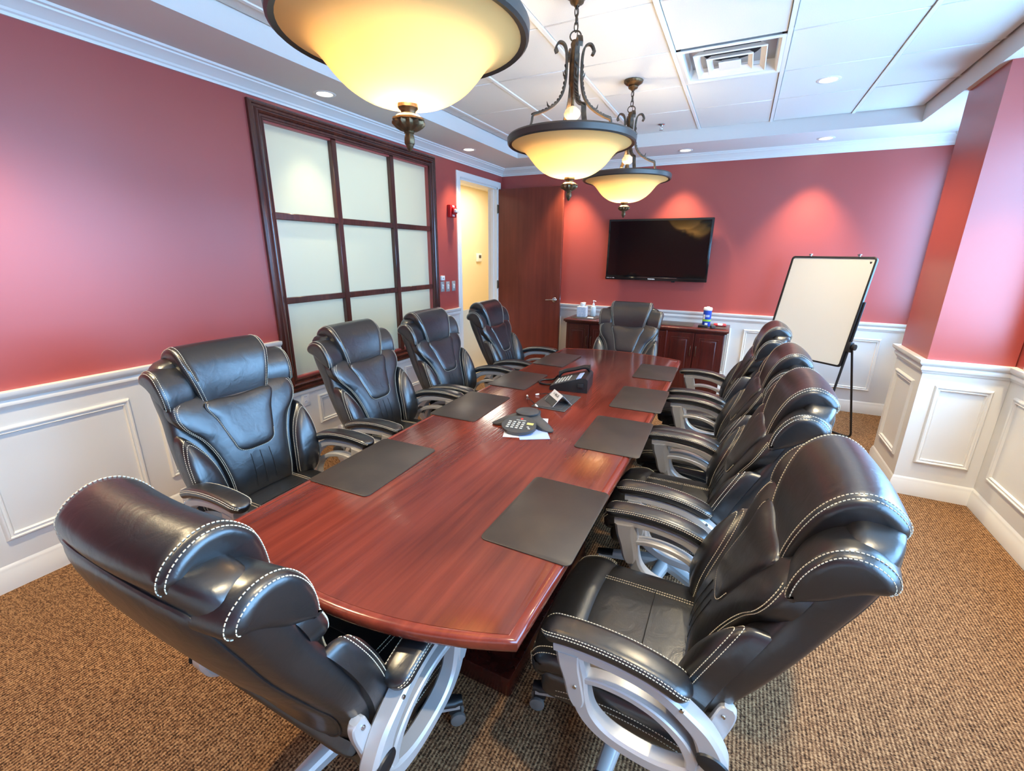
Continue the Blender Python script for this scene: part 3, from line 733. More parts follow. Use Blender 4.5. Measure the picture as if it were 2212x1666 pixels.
def bar2d(path, widths, x0, th, rnd=.35):
    """flat bar in the (y,z) plane, thickness th across x"""
    P = [Vector(p) for p in path]; rows = []
    for i, p in enumerate(P):
        t = (P[min(i+1, len(P)-1)]-P[max(i-1, 0)]).normalized(); n = Vector((-t.y, t.x)); w_ = widths[i]/2; h = th/2; c = min(w_, h)*rnd
        sec = [(-w_+c, -h), (w_-c, -h), (w_, -h+c), (w_, h-c), (w_-c, h), (-w_+c, h), (-w_, h-c), (-w_, -h+c)]
        rows.append([(x0+b, p.x+n.x*a, p.y+n.y*a) for a, b in sec])
    return MB().grid(rows, True, False, True, True)
def wspl(pts, n=6):
    """spline through (y,z,width)"""
    s = spline(pts, n); return [(p.x, p.y) for p in s], [p.z for p in s]

def make_chair():
    ch = empty('executive_chair')
    L = M['leather']; TH = M['thread']
    def stitch(parent, paths):
        mb = MB()
        for P, Nn in paths: dashes(mb, P, Nn)
        o = mb.build('stitching', TH, parent, smooth=False); o['kind'] = 'stuff'; return o
    # back shell (side gusset)
    rows = []
    zs_ = [.42+.01404*k for k in range(51)]
    for z in zs_:
        hw = interp(HW, z); yf = interp(YC, z)+.004; yr = interp(YR, z); ring_ = []
        for k in range(40):
            a = 2*PI*k/40; c, s_ = math.cos(a), math.sin(a)
            x = hw*math.copysign(abs(c)**.45, c); yy = math.copysign(abs(s_)**.62, s_)
            y = (yf+yr)/2+(yf-yr)/2*yy+(.33*x*x if yy > -.2 else .33*x*x*.55)
            ring_.append((x, y, z))
        rows.append(ring_)
    MB().grid(rows, True, False, True, True).build('back_shell', L, ch, angle=60)
    # rear panel with piping
    ro = [(-.185, 1.068), (0, 1.080), (.185, 1.068), (.228, 1.03), (.243, .95), (.240, .85), (.248, .74), (.245, .62), (.215, .50), (.15, .455), (0, .448), (-.15, .455), (-.215, .50), (-.245, .62), (-.248, .74), (-.240, .85), (-.243, .95), (-.228, 1.03)]
    def Br(x, z):
        hw = interp(HW, z); yf = interp(YC, z)+.004; yr = interp(YR, z); c = min(.999, abs(x)/hw)**(1/.45)
        return (yf+yr)/2-(yf-yr)/2*(1-c*c)**.31+.33*.55*x*x
    mb, path = cushion(ro, .016, Br, 0, 6, -1, .02, 4); rp = mb.build('rear_panel', L, ch, angle=60)
    P, Nn = path(1.0, 0, 1, .001); MB().tube(P[:-1], .0040, 6, True).build('piping', L, rp)
    # centre panel (U around the V panel), V panel, lower bolsters
    cp = [(0, .985), (.15, .985), (.262, .975), (.286, .925), (.268, .868), (.214, .800), (.178, .715), (.160, .620), (.150, .520), (.130, .465), (0, .455), (-.130, .465), (-.150, .520), (-.160, .620), (-.178, .715), (-.214, .800), (-.268, .868), (-.286, .925), (-.262, .975), (-.15, .985)]
    mb, path = cushion(cp, .050, p=5); c_ = mb.build('centre_panel', L, ch, angle=70)
    n = len(cp)
    pths = []
    for r in (.955, .925): pths += [path(r, 2/n, 9/n), path(r, 11/n, 18/n)]
    def surf(x, z, lift=0): return Vector((x, Bf(x, z)+.0508+lift, z))
    for x in (-.045, .045, 0):
        P = [surf(x*(1+(.70-z)*.5), z) for z in [.69-.012*k for k in range(14)]]
        MB().tube(P, .0013, 5).build('seam', L, c_)
    stitch(c_, pths)
    vp = [(-.150, .945), (0, .940), (.150, .945), (.128, .86), (.102, .765), (.088, .725), (.055, .706), (0, .703), (-.055, .706), (-.088, .725), (-.102, .765), (-.128, .86)]
    mb, path = cushion(vp, .018, off=.044, p=5, depth=.04); v_ = mb.build('lumbar_panel', L, ch, angle=70); n = len(vp)
    stitch(v_, [path(.96, 2/n, 10/n)]); P, Nn = path(1.0, 2/n, 10/n, .003); MB().tube(P, .003, 6).build('piping', L, v_)
    for sx in (-1, 1):
        lb = [(sx*x, z) for x, z in [(.276, .835), (.303, .770), (.308, .680), (.300, .580), (.280, .500), (.235, .462), (.175, .470), (.166, .540), (.174, .620), (.192, .705), (.226, .780)]]
        mb, path = cushion(lb, .060, p=3.6); b_ = mb.build('side_bolster', L, ch, angle=70); n = len(lb)
        stitch(b_, [path(.955, 0, 1), path(.885, 0, 1)])
    # headrest pillow rolled over the top, and its wings
    pc = [(-.345, .918), (-.322, .914), (-.304, .935), (-.310, 1.00), (-.328, 1.07), (-.354, 1.127), (-.394, 1.164), (-.438, 1.172), (-.480, 1.154), (-.506, 1.124), (-.506, 1.092), (-.482, 1.070), (-.45, 1.04), (-.40, .98)]
    mb, path, N = roll(pc, 0, lambda z: .148+.050*min(1, max(0, (z-.92)/.2)), .026, 21)
    h_ = mb.build('headrest_pillow', L, ch, angle=75)
    def acr(i):
        P = [path(-.90+1.8*k/24, i, i, .0012)[0][0] for k in range(25)]; return P, [path(0, i, i)[1][0]]*25
    stitch(h_, [path(u, 10, 66) for u in (-.955, -.885, .885, .955)]+[acr(i) for i in (9, 12)])
    # bottom stitch of the pillow
    q0, _ = path(-.85, 8, 8); 
    for wx in (-1, 1):
        wc = [(-.355, .940), (-.342, .932), (-.324, .948), (-.330, 1.00), (-.350, 1.048), (-.380, 1.084), (-.416, 1.098), (-.454, 1.094), (-.486, 1.074), (-.500, 1.048), (-.492, 1.024), (-.45, 1.005), (-.40, .965)]
        mb, path, N = roll(wc, wx*.226, lambda z: .068+.010*min(1, max(0, (z-.93)/.12)), .030, 15, skew=0)
        w_ = mb.build('headrest_wing', L, ch, angle=75)
        stitch(w_, [path(wx*u, 8, 62) for u in (.76, .93)])
    # seat
    sc = [(-.235, .425), (-.235, .47), (-.205, .502), (-.12, .508), (0, .508), (.12, .506), (.165, .498), (.172, .46), (.16, .425), (0, .415)]
    mb, path, N = roll(sc, 0, lambda z: .262, .05, 19)
    mb.v = [(x, y-.33*x*x, z-.25*x*x*(1 if z > .47 else 0)+.0) for x, y, z in mb.v]
    s_ = mb.build('seat_cushion', L, ch, angle=70)
    fix = lambda P: [Vector((p.x, p.y-.33*p.x*p.x, p.z-.25*p.x*p.x+.0006)) for p in P]
    sp = []
    for u in (-.55, -.50, .50, .55):
        P, Nn = path(u, 13, 38); sp.append((fix(P), Nn))
    stitch(s_, sp)
    P = [Vector((x, -.03, .5105-.25*x*x)) for x in [-.14+.02*k for k in range(15)]]; MB().tube(P, .0018, 5).build('seam', L, s_)
    fc = [(.14, .43), (.135, .49), (.17, .514), (.22, .512), (.268, .492), (.290, .455), (.286, .415), (.265, .395), (.21, .40)]
    mb, path, N = roll(fc, 0, lambda z: .270, .045, 19)
    mb.v = [(x, y-.33*x*x-.25*x*x, z-.2*x*x*(1 if z > .46 else 0)) for x, y, z in mb.v]
    f_ = mb.build('seat_front', L, ch, angle=70)
    sp = []
    for u in (-.93, .93, -.87, .87):
        P, Nn = path(u, 8, 36); sp.append(([Vector((p.x, p.y-.58*p.x*p.x, p.z-.2*p.x*p.x*(1 if p.z > .46 else 0))) for p in P], Nn))
    stitch(f_, sp)
    sp_o = MB().box(-.277, .277, -.215, .235, .340, .455, .035, 4).build('seat_pan', L, ch, angle=60)
    sp = []
    for sx in (-1, 1):
        for z in (.418, .398):
            P = [Vector((sx*.2778, -.175+.018*k, z-.0009*(k-10)**2*.3)) for k in range(21)]; sp.append((P, [Vector((sx, 0, 0))]*21))
    stitch(sp_o, sp)
    # armrests: silver loop frame with black leather pad
    for sx in (-1, 1):
        X = sx*.325
        up_p, up_w = wspl([(.165, .634, .030), (.10, .639, .030), (.02, .638, .030), (-.06, .628, .032), (-.12, .608, .036), (-.175, .572, .042), (-.215, .535, .052), (-.240, .485, .064), (-.248, .455, .060), (-.246, .440, .03)])
        fr = bar2d(up_p, up_w, X, .052)
        lo_p, lo_w = wspl([(-.250, .470, .05), (-.238, .430, .056), (-.200, .398, .050), (-.13, .380, .042), (-.05, .385, .038), (.02, .405, .040), (.068, .445, .048), (.090, .500, .054), (.100, .560, .058), (.115, .605, .066), (.122, .630, .07)])
        n0 = bar2d(lo_p, lo_w, X, .050); fr.add(n0.v, n0.f)
        mi_p, mi_w = wspl([(.085, .556, .020), (.03, .566, .020), (-.04, .562, .020), (-.11, .540, .022), (-.165, .500, .026), (-.195, .455, .030), (-.200, .425, .03)])
        n0 = bar2d(mi_p, mi_w, X, .044); fr.add(n0.v, n0.f)
        ta_p, ta_w = wspl([(-.225, .470, .05), (-.238, .520, .048), (-.252, .570, .046), (-.258, .600, .040), (-.260, .612, .022)])
        n0 = bar2d(ta_p, ta_w, X-sx*.030, .022); fr.add(n0.v, n0.f)
        # flared front plate
        fp_p, fp_w = wspl([(.125, .630, .075), (.120, .592, .070), (.108, .550, .062), (.095, .495, .056), (.090, .470, .03)])
        n0 = bar2d(fp_p, fp_w, X-sx*.004, .066); fr.add(n0.v, n0.f)
        fr = fr.build('arm_frame', M['silver'], ch, angle=35)
        cp_ = MB().lathe([(.0, .0), (.026, .0), (.024, .005), (.014, .008), (.0, .009)], 24); cp_.v = [(x*1.0, y*1.6, z) for x, y, z in cp_.v]
        cp_.xf(Matrix.Translation((X+sx*.026, -.243, .478)) @ Matrix.Rotation(sx*PI/2, 4, 'Y') @ Matrix.Rotation(.35*sx, 4, 'Z')); cp_.build('pivot_cap', M['blackp'], fr)
        for (yy, zz) in ((.10, .535), (-.16, .60), (-.250, .585)):
            sc_ = MB().lathe([(.0, .0), (.006, .0), (.005, .003), (.0, .0035)], 12).xf(Matrix.Translation((X+sx*(.029 if yy > 0 else .024 if yy > -.2 else -.018), yy, zz)) @ Matrix.Rotation(sx*PI/2, 4, 'Y')); sc_.build('screw', M['chrome'], fr)
        # pad
        cl = spline([(.205, .660), (.17, .672), (.09, .680), (0, .678), (-.08, .666), (-.14, .647), (-.175, .628)], 6)
        rows = []; N = len(cl); tot = [0]
        for a, b in zip(cl, cl[1:]): tot.append(tot[-1]+(b-a).length)
        padf = []
        # extra samples at the rounded ends
        def at(s):
            for k in range(N-1):
                if s <= tot[k+1] or k == N-2:
                    t = (s-tot[k])/(tot[k+1]-tot[k]); q = cl[k].lerp(cl[k+1], t); tg = (cl[k+1]-cl[k]).normalized(); return q, tg
        Ls = tot[-1]; R_ = .038
        ss = [R_*(1-math.cos(PI/2*k/7)) for k in range(8)]; ss = ss+[R_+(Ls-2*R_)*k/16 for k in range(1, 16)]+[Ls-v for v in reversed(ss)]
        def sec(s, k, n=20, lift=0):
            q, tg = at(s); nn = Vector((tg.y, -tg.x)); nn = nn if nn.y > 0 else -nn
            e = min(s, Ls-s); f = math.sqrt(max(0, 1-(max(0, R_-e)/R_)**2)); f = max(f, .05)
            a = 2*PI*k/n; c, d = math.cos(a), math.sin(a)
            x = .040*f*math.copysign(abs(c)**.55, c); h = .0215*(.35+.65*f)*math.copysign(abs(d)**.75, d)
            x *= 1+lift*20; h += lift*(1 if d > 0 else -1)
            return Vector((X+x, q.x+nn.x*h, q.y+nn.y*h))
        rows = [[sec(s, k) for k in range(20)] for s in ss]
        pad = MB().grid(rows, True, False, True, True).build('armrest_pad', L, fr, angle=75)
        mbs = MB()
        for k in (2, 1):
            ss2 = [v for v in ss if .004 < v < Ls-.004]
            P = [sec(s, k, 20, .0007) for s in ss2]+[sec(s, 10-k, 20, .0007) for s in reversed(ss2)]
            P.append(P[0]); dashes(mbs, P, [Vector((.0, 0, 1)) if k == 2 else Vector((sx, 0, .6)).normalized()]*len(P))
        o = mbs.build('stitching', TH, pad, smooth=False); o['kind'] = 'stuff'
    # mechanism, gas lift, base
    mc = MB().box(-.09, .09, -.14, .12, .300, .345, .012, 2); mc.build('tilt_mechanism', M['blackp'], ch)
    kn = MB().lathe([(.0, 0), (.030, 0), (.033, .006), (.033, .05), (.029, .056), (.0, .056)], 24, flute=(12, .03)).xf(Matrix.Translation((.235, .0, .318)) @ Matrix.Rotation(PI/2, 4, 'Y')); kn.tube([(.08, 0, .318), (.24, 0, .318)], .008, 8); kn.build('tension_knob', M['blackp'], ch)
    MB().tube([(.06, -.06, .322), (.16, -.07, .318), (.26, -.07, .312)], .005, 8).build('height_lever', M['blackp'], ch)
    MB().lathe([(.0, .305), (.022, .305), (.022, .26), (.029, .255), (.031, .13), (.040, .12), (.044, .075), (.0, .072)], 24).build('gas_lift', M['blackp'], ch)
    leg0 = None
    for k in range(5):
        ang = k*2*PI/5
        if leg0 is None:
            rows = []
            for t in [i/14 for i in range(15)]:
                r = .03+.30*t; zc = .128-.038*t**1.4; w_ = .031-.011*t; h_ = .026-.010*t
                rows.append([(w_*a, r, zc+h_*b) for a, b in ((-1, -.9), (-.75, -1), (.75, -1), (1, -.9), (1, .2), (.72, .75), (.3, 1), (-.3, 1), (-.72, .75), (-1, .2))])
            leg0 = MB().grid(rows, True, False, True, True).build('base_leg', M['silver'], ch, angle=30)
            rows = []
            for t in [i/6 for i in range(7)]:
                r = .258+.082*t; w_ = (.0255)*(1 if t < .8 else .8); zc = .103-.012*t
                rows.append([(w_*math.cos(a), r, zc+.019*math.sin(a)) for a in [PI*j/8 for j in range(9)]])
            MB().grid(rows, True, False, True, True).build('foot_cap', M['blackp'], leg0)
            cs = MB().tube([(0, .312, .095), (0, .312, .062)], .007, 8); cs.box(-.012, .012, .292, .336, .048, .066, .004, 2)
            cs_o = cs.build('caster', M['blackp'], leg0)
            wh = MB()
            for s2 in (-1, 1):
                w2 = MB().lathe([(.0, -.009), (.020, -.009), (.0265, -.006), (.0275, .0), (.0265, .006), (.020, .009), (.0, .009)], 24).xf(Matrix.Translation((s2*.017, .322, .0285)) @ Matrix.Rotation(PI/2, 4, 'Y')); wh.add(w2.v, w2.f)
            wh.build('caster_wheel', M['rubber'], leg0)
        else:
            l = copy_tree(leg0, ch); l.rotation_euler = (0, 0, ang)
    leg0.rotation_euler = (0, 0, 0)
    return ch
CH = make_chair()
chairs = [   # x, y, heading (degrees from +y, clockwise), base rotation, seat height offset, recline (degrees), label
    (1.300, -4.555, 90, 20, .040, -4, 'black leather executive chair nearest on the left side of the table'),
    (1.275, -3.680, 88, 50, .022, 0, 'black leather executive chair, second from the viewer on the left side'),
    (1.265, -2.885, 90, 10, .014, 0, 'black leather executive chair, third from the viewer on the left side'),
    (1.285, -1.935, 88, 35, .006, 1, 'black leather executive chair beside the doorway, farthest on the left side'),
    (2.120, -1.680, 180, 0, .0, 0, 'black leather executive chair at the far end, before the credenza'),
    (2.880, -2.130, -90, 15, 0.0, 1, 'black leather executive chair beside the whiteboard, farthest on the right side'),
    (2.880, -2.930, -90, 33, -.012, 4, 'black leather executive chair on the right side, third from the viewer'),
    (2.880, -3.675, -90, 5, .0, 3, 'black leather executive chair on the right side, second from the viewer'),
    (2.880, -4.500, -90, 12, -.010, 2.5, 'large black leather executive chair nearest on the right side, silver arm toward the viewer'),
    (2.090, -4.965, 0, 24, .0, 0, 'large black leather executive chair at the near end, seen from behind')]
for i, (x, y, hd_, br, dz, rec, lab) in enumerate(chairs):
    c = CH if i == 0 else copy_tree(CH)
    c.location = (x, y, 0.0015); c.rotation_euler = (0, 0, -math.radians(hd_))
    legs = [l for l in c.children if l.name.startswith('base_leg')]
    for k, l in enumerate(legs): l.rotation_euler = (0, 0, math.radians(br)+k*2*PI/5)
    for l in c.children:
        if l.name.startswith('base_leg'): continue
        l.location = (0, 0, dz); l.rotation_euler = (0, 0, 0)
        if l.name.split('.')[0] in ('back_shell', 'rear_panel', 'centre_panel', 'lumbar_panel', 'side_bolster', 'headrest_pillow', 'headrest_wing'):
            a = math.radians(rec); py, pz = -.20, .48; ca, sa = math.cos(a), math.sin(a)
            l.rotation_euler = (a, 0, 0); l.location = (0, py-(py*ca-pz*sa), dz+pz-(py*sa+pz*ca))
    tag(c, lab, 'chair', 'executive chairs around the table')
# ================================================================== television
tv = empty('television', (2.11, -.075, 1.32)); tag(tv, 'flat black television mounted on the red back wall', 'television')
MB().box(-.585, .585, -.035, .012, 0, .70, .008, 2).build('casing', M['tvp'], tv)
MB().box(-.50, .50, .012, .045, .10, .60, .01, 2).build('rear_housing', M['blackp'], tv)
MB().box(-.20, .20, .045, .0745, .20, .48, .004, 1).build('wall_bracket', M['blackp'], tv)
MB().box(-.562, .562, -.0365, -.035, .052, .678).build('screen', M['screen'], tv, smooth=False)
MB().box(-.585, .585, -.040, -.035, .002, .036, .002, 1).build('lower_bezel', M['tvp'], tv)
MB().box(-.20, .26, -.0412, -.040, .036, .0385).build('chrome_strip', M['chrome'], tv, smooth=False)
RX90 = Matrix.Rotation(PI/2, 4, 'X')
text_obj('logo', 'TOSHIBA', .020, M['paper'], tv, Matrix.Translation((-.03, -.0405, .018)) @ RX90, bold=True)
text_obj('feature_print', 'REGZA  LCD  1080p', .011, M['paper'], tv, Matrix.Translation((-.52, -.0405, .022)) @ RX90)
MB().box(.20, .24, -.03, .0, -.012, .002, .003, 1).build('sensor', M['blackp'], tv)

# ================================================================== credenza
cz = empty('credenza', (2.075, -.275, 0)); tag(cz, 'dark cherry credenza with raised panel doors against the back wall', 'credenza')
MB().box(-.895, .895, -.225, .235, .08, .815, .003, 1).build('body', M['cab'], cz)
MB().box(-.875, .875, -.200, .225, .0, .08).build('plinth', M['cab'], cz, smooth=False)
tp = MB().box(-.930, .930, -.255, .250, .822, .850, .008, 3); tp.build('top', M['cab'], cz)
MB().box(-.912, .912, -.240, .240, .806, .823, .004, 1).build('cornice', M['cab'], cz)
dw = 1.79/6
for k in range(6):
    x0 = -.895+k*dw+.006; x1 = x0+dw-.012
    d = MB().box(x0, x1, -.243, -.2255, .10, .795, .002, 1); d = d.build('door', M['cab'], cz)
    fr = MB(); frame_loop(fr, (x0+.045, x1-.045, .150, .745), [(0, 0), (.003, .003), (.010, -.004), (.012, -.006), (.030, .004), (.034, .004), (.034, 0)], lambda a, b, h: (a, -.2435-h, b)); fr.build('raised_molding', M['cab'], d)
    MB().box(x0+.078, x1-.078, -.2475, -.2430, .183, .712, .002, 1).build('raised_panel', M['cab'], d)
    hx = x1-.022 if k % 2 == 0 else x0+.022
    h = MB().tube(spline([(hx, -.243, .545), (hx, -.262, .552), (hx, -.266, .60), (hx, -.262, .648), (hx, -.243, .655)], 4), .0035, 8); h.build('handle', M['brass'], d)
for k in (2, 4):
    x = -.895+k*dw
    MB().box(x-.010, x+.010, -.2495, -.2256, .085, .805, .004, 2).build('pilaster', M['cab'], cz)
CT = .8515
for (x, y, hx, hy, lab) in [(1.36, -.30, .16, .14, 'dark mat on the credenza under the tissue box'), (2.50, -.27, .20, .15, 'dark mat in the middle of the credenza'), (2.83, -.28, .145, .15, 'dark mat on the credenza under the wipes canister')]:
    if x == 2.50: x, hx = 2.42, .21
    o = mat_mesh(hx, hy).build('desk_mat', M['mat_'], loc=(x, y, CT), angle=50); tag(o, lab, 'desk mat')
CM = CT+.0045
tb_ = empty('tissue_box', (1.30, -.27, CM), .1); tag(tb_, 'pale blue tissue box with a tissue pulled out, on the credenza', 'tissue box')
MB().box(-.058, .058, -.058, .058, 0, .128, .003, 1).build('box', M['tissue'], tb_)
rows = [[((.022+.012*s)*math.cos(a)*(1+.25*math.sin(3*a+s)), (.012+.012*s)*math.sin(a), .122+.05*s+.008*math.sin(2*a)*s) for a in [2*PI*k/20 for k in range(20)]] for s in (0, .3, .6, .85, 1)]
MB().grid(rows, True, False, True, True).build('tissue', M['paper'], tb_)
hs = empty('sanitizer_bottle', (1.41, -.16, CM)); tag(hs, 'clear pump bottle of hand sanitizer behind the tissue box', 'bottle')
MB().lathe([(.0, 0), (.030, 0), (.033, .004), (.033, .11), (.028, .125), (.012, .135), (.012, .142), (.0, .142)], 24).build('bottle', M['sanit'], hs)
pm = MB().lathe([(.0, .14), (.014, .14), (.014, .158), (.005, .162), (.005, .188), (.012, .190), (.012, .198), (.0, .2)], 16); pm.tube([(0, 0, .194), (.02, -.01, .194), (.034, -.016, .188)], .0045, 8); pm.build('pump', M['paper'], hs)
cn = MB().box(-.035, .035, -.022, .022, 0, .012, .004, 2).build('card_stack', M['paper'], loc=(1.44, -.38, CM)); tag(cn, 'small stack of white cards on the mat beside the tissue box', 'cards')
for i, (x, y, h, m_, lab) in enumerate([(1.585, -.33, .075, 'blackp', 'short dark pen standing in a holder on the credenza'), (1.555, -.28, .065, 'ivory', 'pale marker standing behind the dark pen on the credenza')]):
    e = empty('pen_stand', (x, y, CT)); tag(e, lab, 'pen')
    MB().lathe([(.0, 0), (.018, 0), (.018, .008), (.008, .014), (.0, .014)], 16).build('foot', M['blackp'], e)
    MB().lathe([(.0, .012), (.007, .012), (.008, .02), (.008, h), (.005, h+.006), (.0, h+.006)], 12).build('barrel', M[m_], e)
wp = empty('wipes_canister', (2.76, -.30, CM)); tag(wp, 'blue canister of wipes with a white lid on the credenza', 'canister')
MB().lathe([(.0, 0), (.041, 0), (.043, .004), (.043, .175), (.0, .175)], 32).build('body', M['blue'], wp)
MB().lathe([(.0, .176), (.045, .176), (.046, .182), (.046, .198), (.040, .208), (.018, .210), (.016, .216), (.0, .216)], 32).build('lid', M['paper'], wp)
def band(r, z0, z1, a0, a1, n=12): return MB().grid([[(r*math.cos(a0+(a1-a0)*k/n), r*math.sin(a0+(a1-a0)*k/n), z) for k in range(n+1)] for z in (z0, z1)])
band(.0435, .055, .078, 0, 2*PI, 40).build('green_band', M['green'], wp); band(.0435, .08, .13, -2.6, -2.0).build('label_patch', M['paper'], wp)
band(.0435, .012, .040, -1.9, -1.2).build('label_patch', M['paper'], wp); band(.0436, .105, .128, -1.9, -.9).build('label_name', M['paperb'], wp)
sb = MB().box(-.05, .05, -.03, .03, 0, .022, .006, 2).build('small_black_stand', M['blackp'], loc=(2.735, -.395, CM)); tag(sb, 'small black tray in front of the wipes canister', 'tray')
sb = MB().box(-.022, .022, -.025, .025, 0, .03, .005, 2).build('marker_eraser', M['dkgrey'], loc=(2.79+.045, -.41, CM)); sb.rotation_euler = (0, 0, .4); tag(sb, 'dark grey eraser beside the small black tray', 'eraser')
cd = empty('sweets_packet', (2.90, -.22, CM), .1); tag(cd, 'red and white packet lying beside the wipes canister', 'packet')
MB().box(-.065, .065, -.035, .035, 0, .026, .010, 3).build('wrapper', M['redp'], cd); MB().box(-.03, .03, -.0355, .0355, .004, .0265, .008, 2).build('label_band', M['paper'], cd)

# ================================================================== whiteboard easel
psi, tau, bw, bh = .889, .201, .742, .952
wd = Vector((math.sin(psi), -math.cos(psi), 0)); nb = Vector((-math.cos(psi), -math.sin(psi), 0)); ub = (Vector((0, 0, 1))*math.cos(tau)-nb*math.sin(tau)).normalized(); fb = wd.cross(ub).normalized()
if fb.dot(nb) < 0: fb = -fb
TR = Vector((4.043, -.919, 1.621)); TL = TR-wd*bw
C0 = (TR+TL)/2-ub*bh/2
org = Vector((C0.x, C0.y, 0))
ez = empty('whiteboard_easel', org); tag(ez, 'tilted whiteboard on a black tubular easel before the back wall', 'whiteboard')
def BP(a, b, h): return C0+wd*a+ub*b+fb*h-org
def loop_rr(hx, hy, r, h): return [BP(x, y, h) for x, y in rrect(hx, hy, r, 6)]
MB().grid([loop_rr(bw/2-.012, bh/2-.012, .018, -.006), loop_rr(bw/2-.012, bh/2-.012, .018, .002)], True, False, True, True).build('board', M['wb'], ez, angle=30)
MB().grid([loop_rr(bw/2, bh/2, .030, -.012), loop_rr(bw/2, bh/2, .030, .010), loop_rr(bw/2-.004, bh/2-.004, .027, .012), loop_rr(bw/2-.015, bh/2-.015, .018, .012), loop_rr(bw/2-.016, bh/2-.016, .017, .0), loop_rr(bw/2-.016, bh/2-.016, .017, -.012)], True, True).build('frame', M['blackp'], ez, angle=40)
for a in (-.20, .22):
    k = MB().lathe([(.0, 0), (.010, 0), (.010, .010), (.016, .014), (.016, .022), (.0, .024)], 14); q = BP(a, bh/2, 0)
    k.xf(Matrix.Translation(q) @ Matrix.Rotation(PI/2, 4, 'X')) if False else k.xf(Matrix.Translation(q)); k.build('clip_knob', M['chrome'], ez)
MB().add([BP(bw/2-.055, bh/2-.040, .0032), BP(bw/2-.035, bh/2-.040, .0032), BP(bw/2-.038, bh/2-.055, .0032), BP(bw/2-.048, bh/2-.058, .0032)], [(0, 1, 2, 3)]).build('maker_mark', M['dark'], ez, smooth=False)
for s in (-1, 1):
    p0 = BP(s*(bw/2+.006), .1, -.014)
    p1 = BP(s*(bw/2+.006), -bh/2, -.014); tt = (p1.z-.012)/ub.z; p2 = p1-ub*tt
    MB().tube([p0, p1, p2], .010, 10).build('front_leg', M['blackp'], ez)
    MB().box(-.014, .014, -.03, .03, -.045, .045, .008, 2).xf(Matrix.Translation(BP(s*(bw/2+.010), -.29, -.016)) @ Matrix.Rotation(psi-PI/2, 4, 'Z') @ Matrix.Rotation(-tau, 4, 'X')).build('pivot_bracket', M['blackp'], ez)
    kk = MB().lathe([(.0, 0), (.026, 0), (.028, .006), (.026, .022), (.0, .024)], 18); kk.xf(Matrix.Translation(BP(s*(bw/2+.030), -.285, -.02)) @ Vector((0, 0, 1)).rotation_difference(wd*s).to_matrix().to_4x4()); kk.build('clamp_knob', M['blackp'], ez)
q = Vector((4.150, -.925, .012))-org            # right foot of the rear loop
ql = q-wd*(bw+.05)
a0 = BP(bw/2+.025, -.30, -.03); b0 = BP(-bw/2-.025, -.30, -.03)
def corner(p, c, n, r=.05):
    u = (p-c).normalized()*r; v = (n-c).normalized()*r
    return [c+u*(1-t)**2+v*t*t for t in (0, .25, .5, .75, 1)]
MB().tube([a0]+corner(a0, q, ql)+corner(q, ql, b0)+[b0], .009, 10).build('rear_leg_loop', M['blackp'], ez)

# ================================================================== wall fittings
fa = empty('fire_alarm', (.0, -1.250, 2.065)); tag(fa, 'red fire alarm strobe on the wall beside the doorway', 'fire alarm')
MB().box(.0005, .045, -.062, .062, -.065, .065, .006, 2).build('backplate', M['alarm'], fa)
MB().box(.045, .075, -.040, .040, -.030, .034, .010, 2).build('sounder', M['alarm'], fa)
MB().box(.060, .100, -.030, .034, -.016, .020, .008, 2).build('strobe_lens', M['ivory'], fa)
RW = Matrix.Rotation(PI/2, 4, 'Z') @ RX90
text_obj('fire_print', 'FIRE', .026, M['paper'], fa, Matrix.Translation((.0455, -.0, .050)) @ RW, bold=True)
text_obj('fire_print', 'FIRE', .026, M['paper'], fa, Matrix.Translation((.0455, -.0, -.048)) @ RW, bold=True)
def switch(y, z, label, h=.115, w_=.072, tog=True, m='plate'):
    e = empty('light_switch', (0, y, z)); tag(e, label, 'switch', 'switch plates beside the doorway')
    MB().box(.0005, .007, -w_/2, w_/2, -h/2, h/2, .003, 2).build('plate', M[m], e)
    if tog:
        MB().box(.007, .009, -.011, .011, -.026, .026, .001, 1).build('bezel', M['ivory'], e)
        MB().box(.008, .020, -.005, .005, .002, .016, .002, 1).build('toggle', M['ivory'], e)
        for dz in (-.042, .042): MB().lathe([(.0, 0), (.004, 0), (.0, .002)], 8).xf(Matrix.Translation((.007, 0, dz)) @ Matrix.Rotation(PI/2, 4, 'Y')).build('screw', M['chrome'], e)
    return e
switch(-1.452, 1.245, 'grey switch plate nearest the wooden window')
switch(-1.345, 1.240, 'grey switch plate in the middle of the three by the doorway')
switch(-1.225, 1.240, 'grey switch plate nearest the doorway')
e = empty('wall_sensor', (0, -1.457, 1.340)); tag(e, 'small white sensor box above the grey switch plate', 'sensor')
MB().box(.0005, .022, -.034, .034, -.026, .026, .004, 2).build('housing', M['ivory'], e); MB().box(.022, .023, -.01, .01, -.004, .004).build('slot', M['dkgrey'], e, smooth=False)
ol = empty('wall_outlet', (.0065, -3.42, .47)); tag(ol, 'white double power outlet under the wooden window', 'outlet')
MB().box(0, .005, -.036, .036, -.058, .058, .002, 2).build('plate', M['ivory'], ol)
for dz in (-.02, .02):
    s_ = MB().box(.005, .0065, -.016, .016, dz-.014, dz+.014, .001, 1).build('socket', M['paper'], ol)
    for dy in (-.006, .006): MB().box(.0066, .0070, dy-.0012, dy+.0012, dz-.004, dz+.006).build('slot', M['dark'], s_, smooth=False)

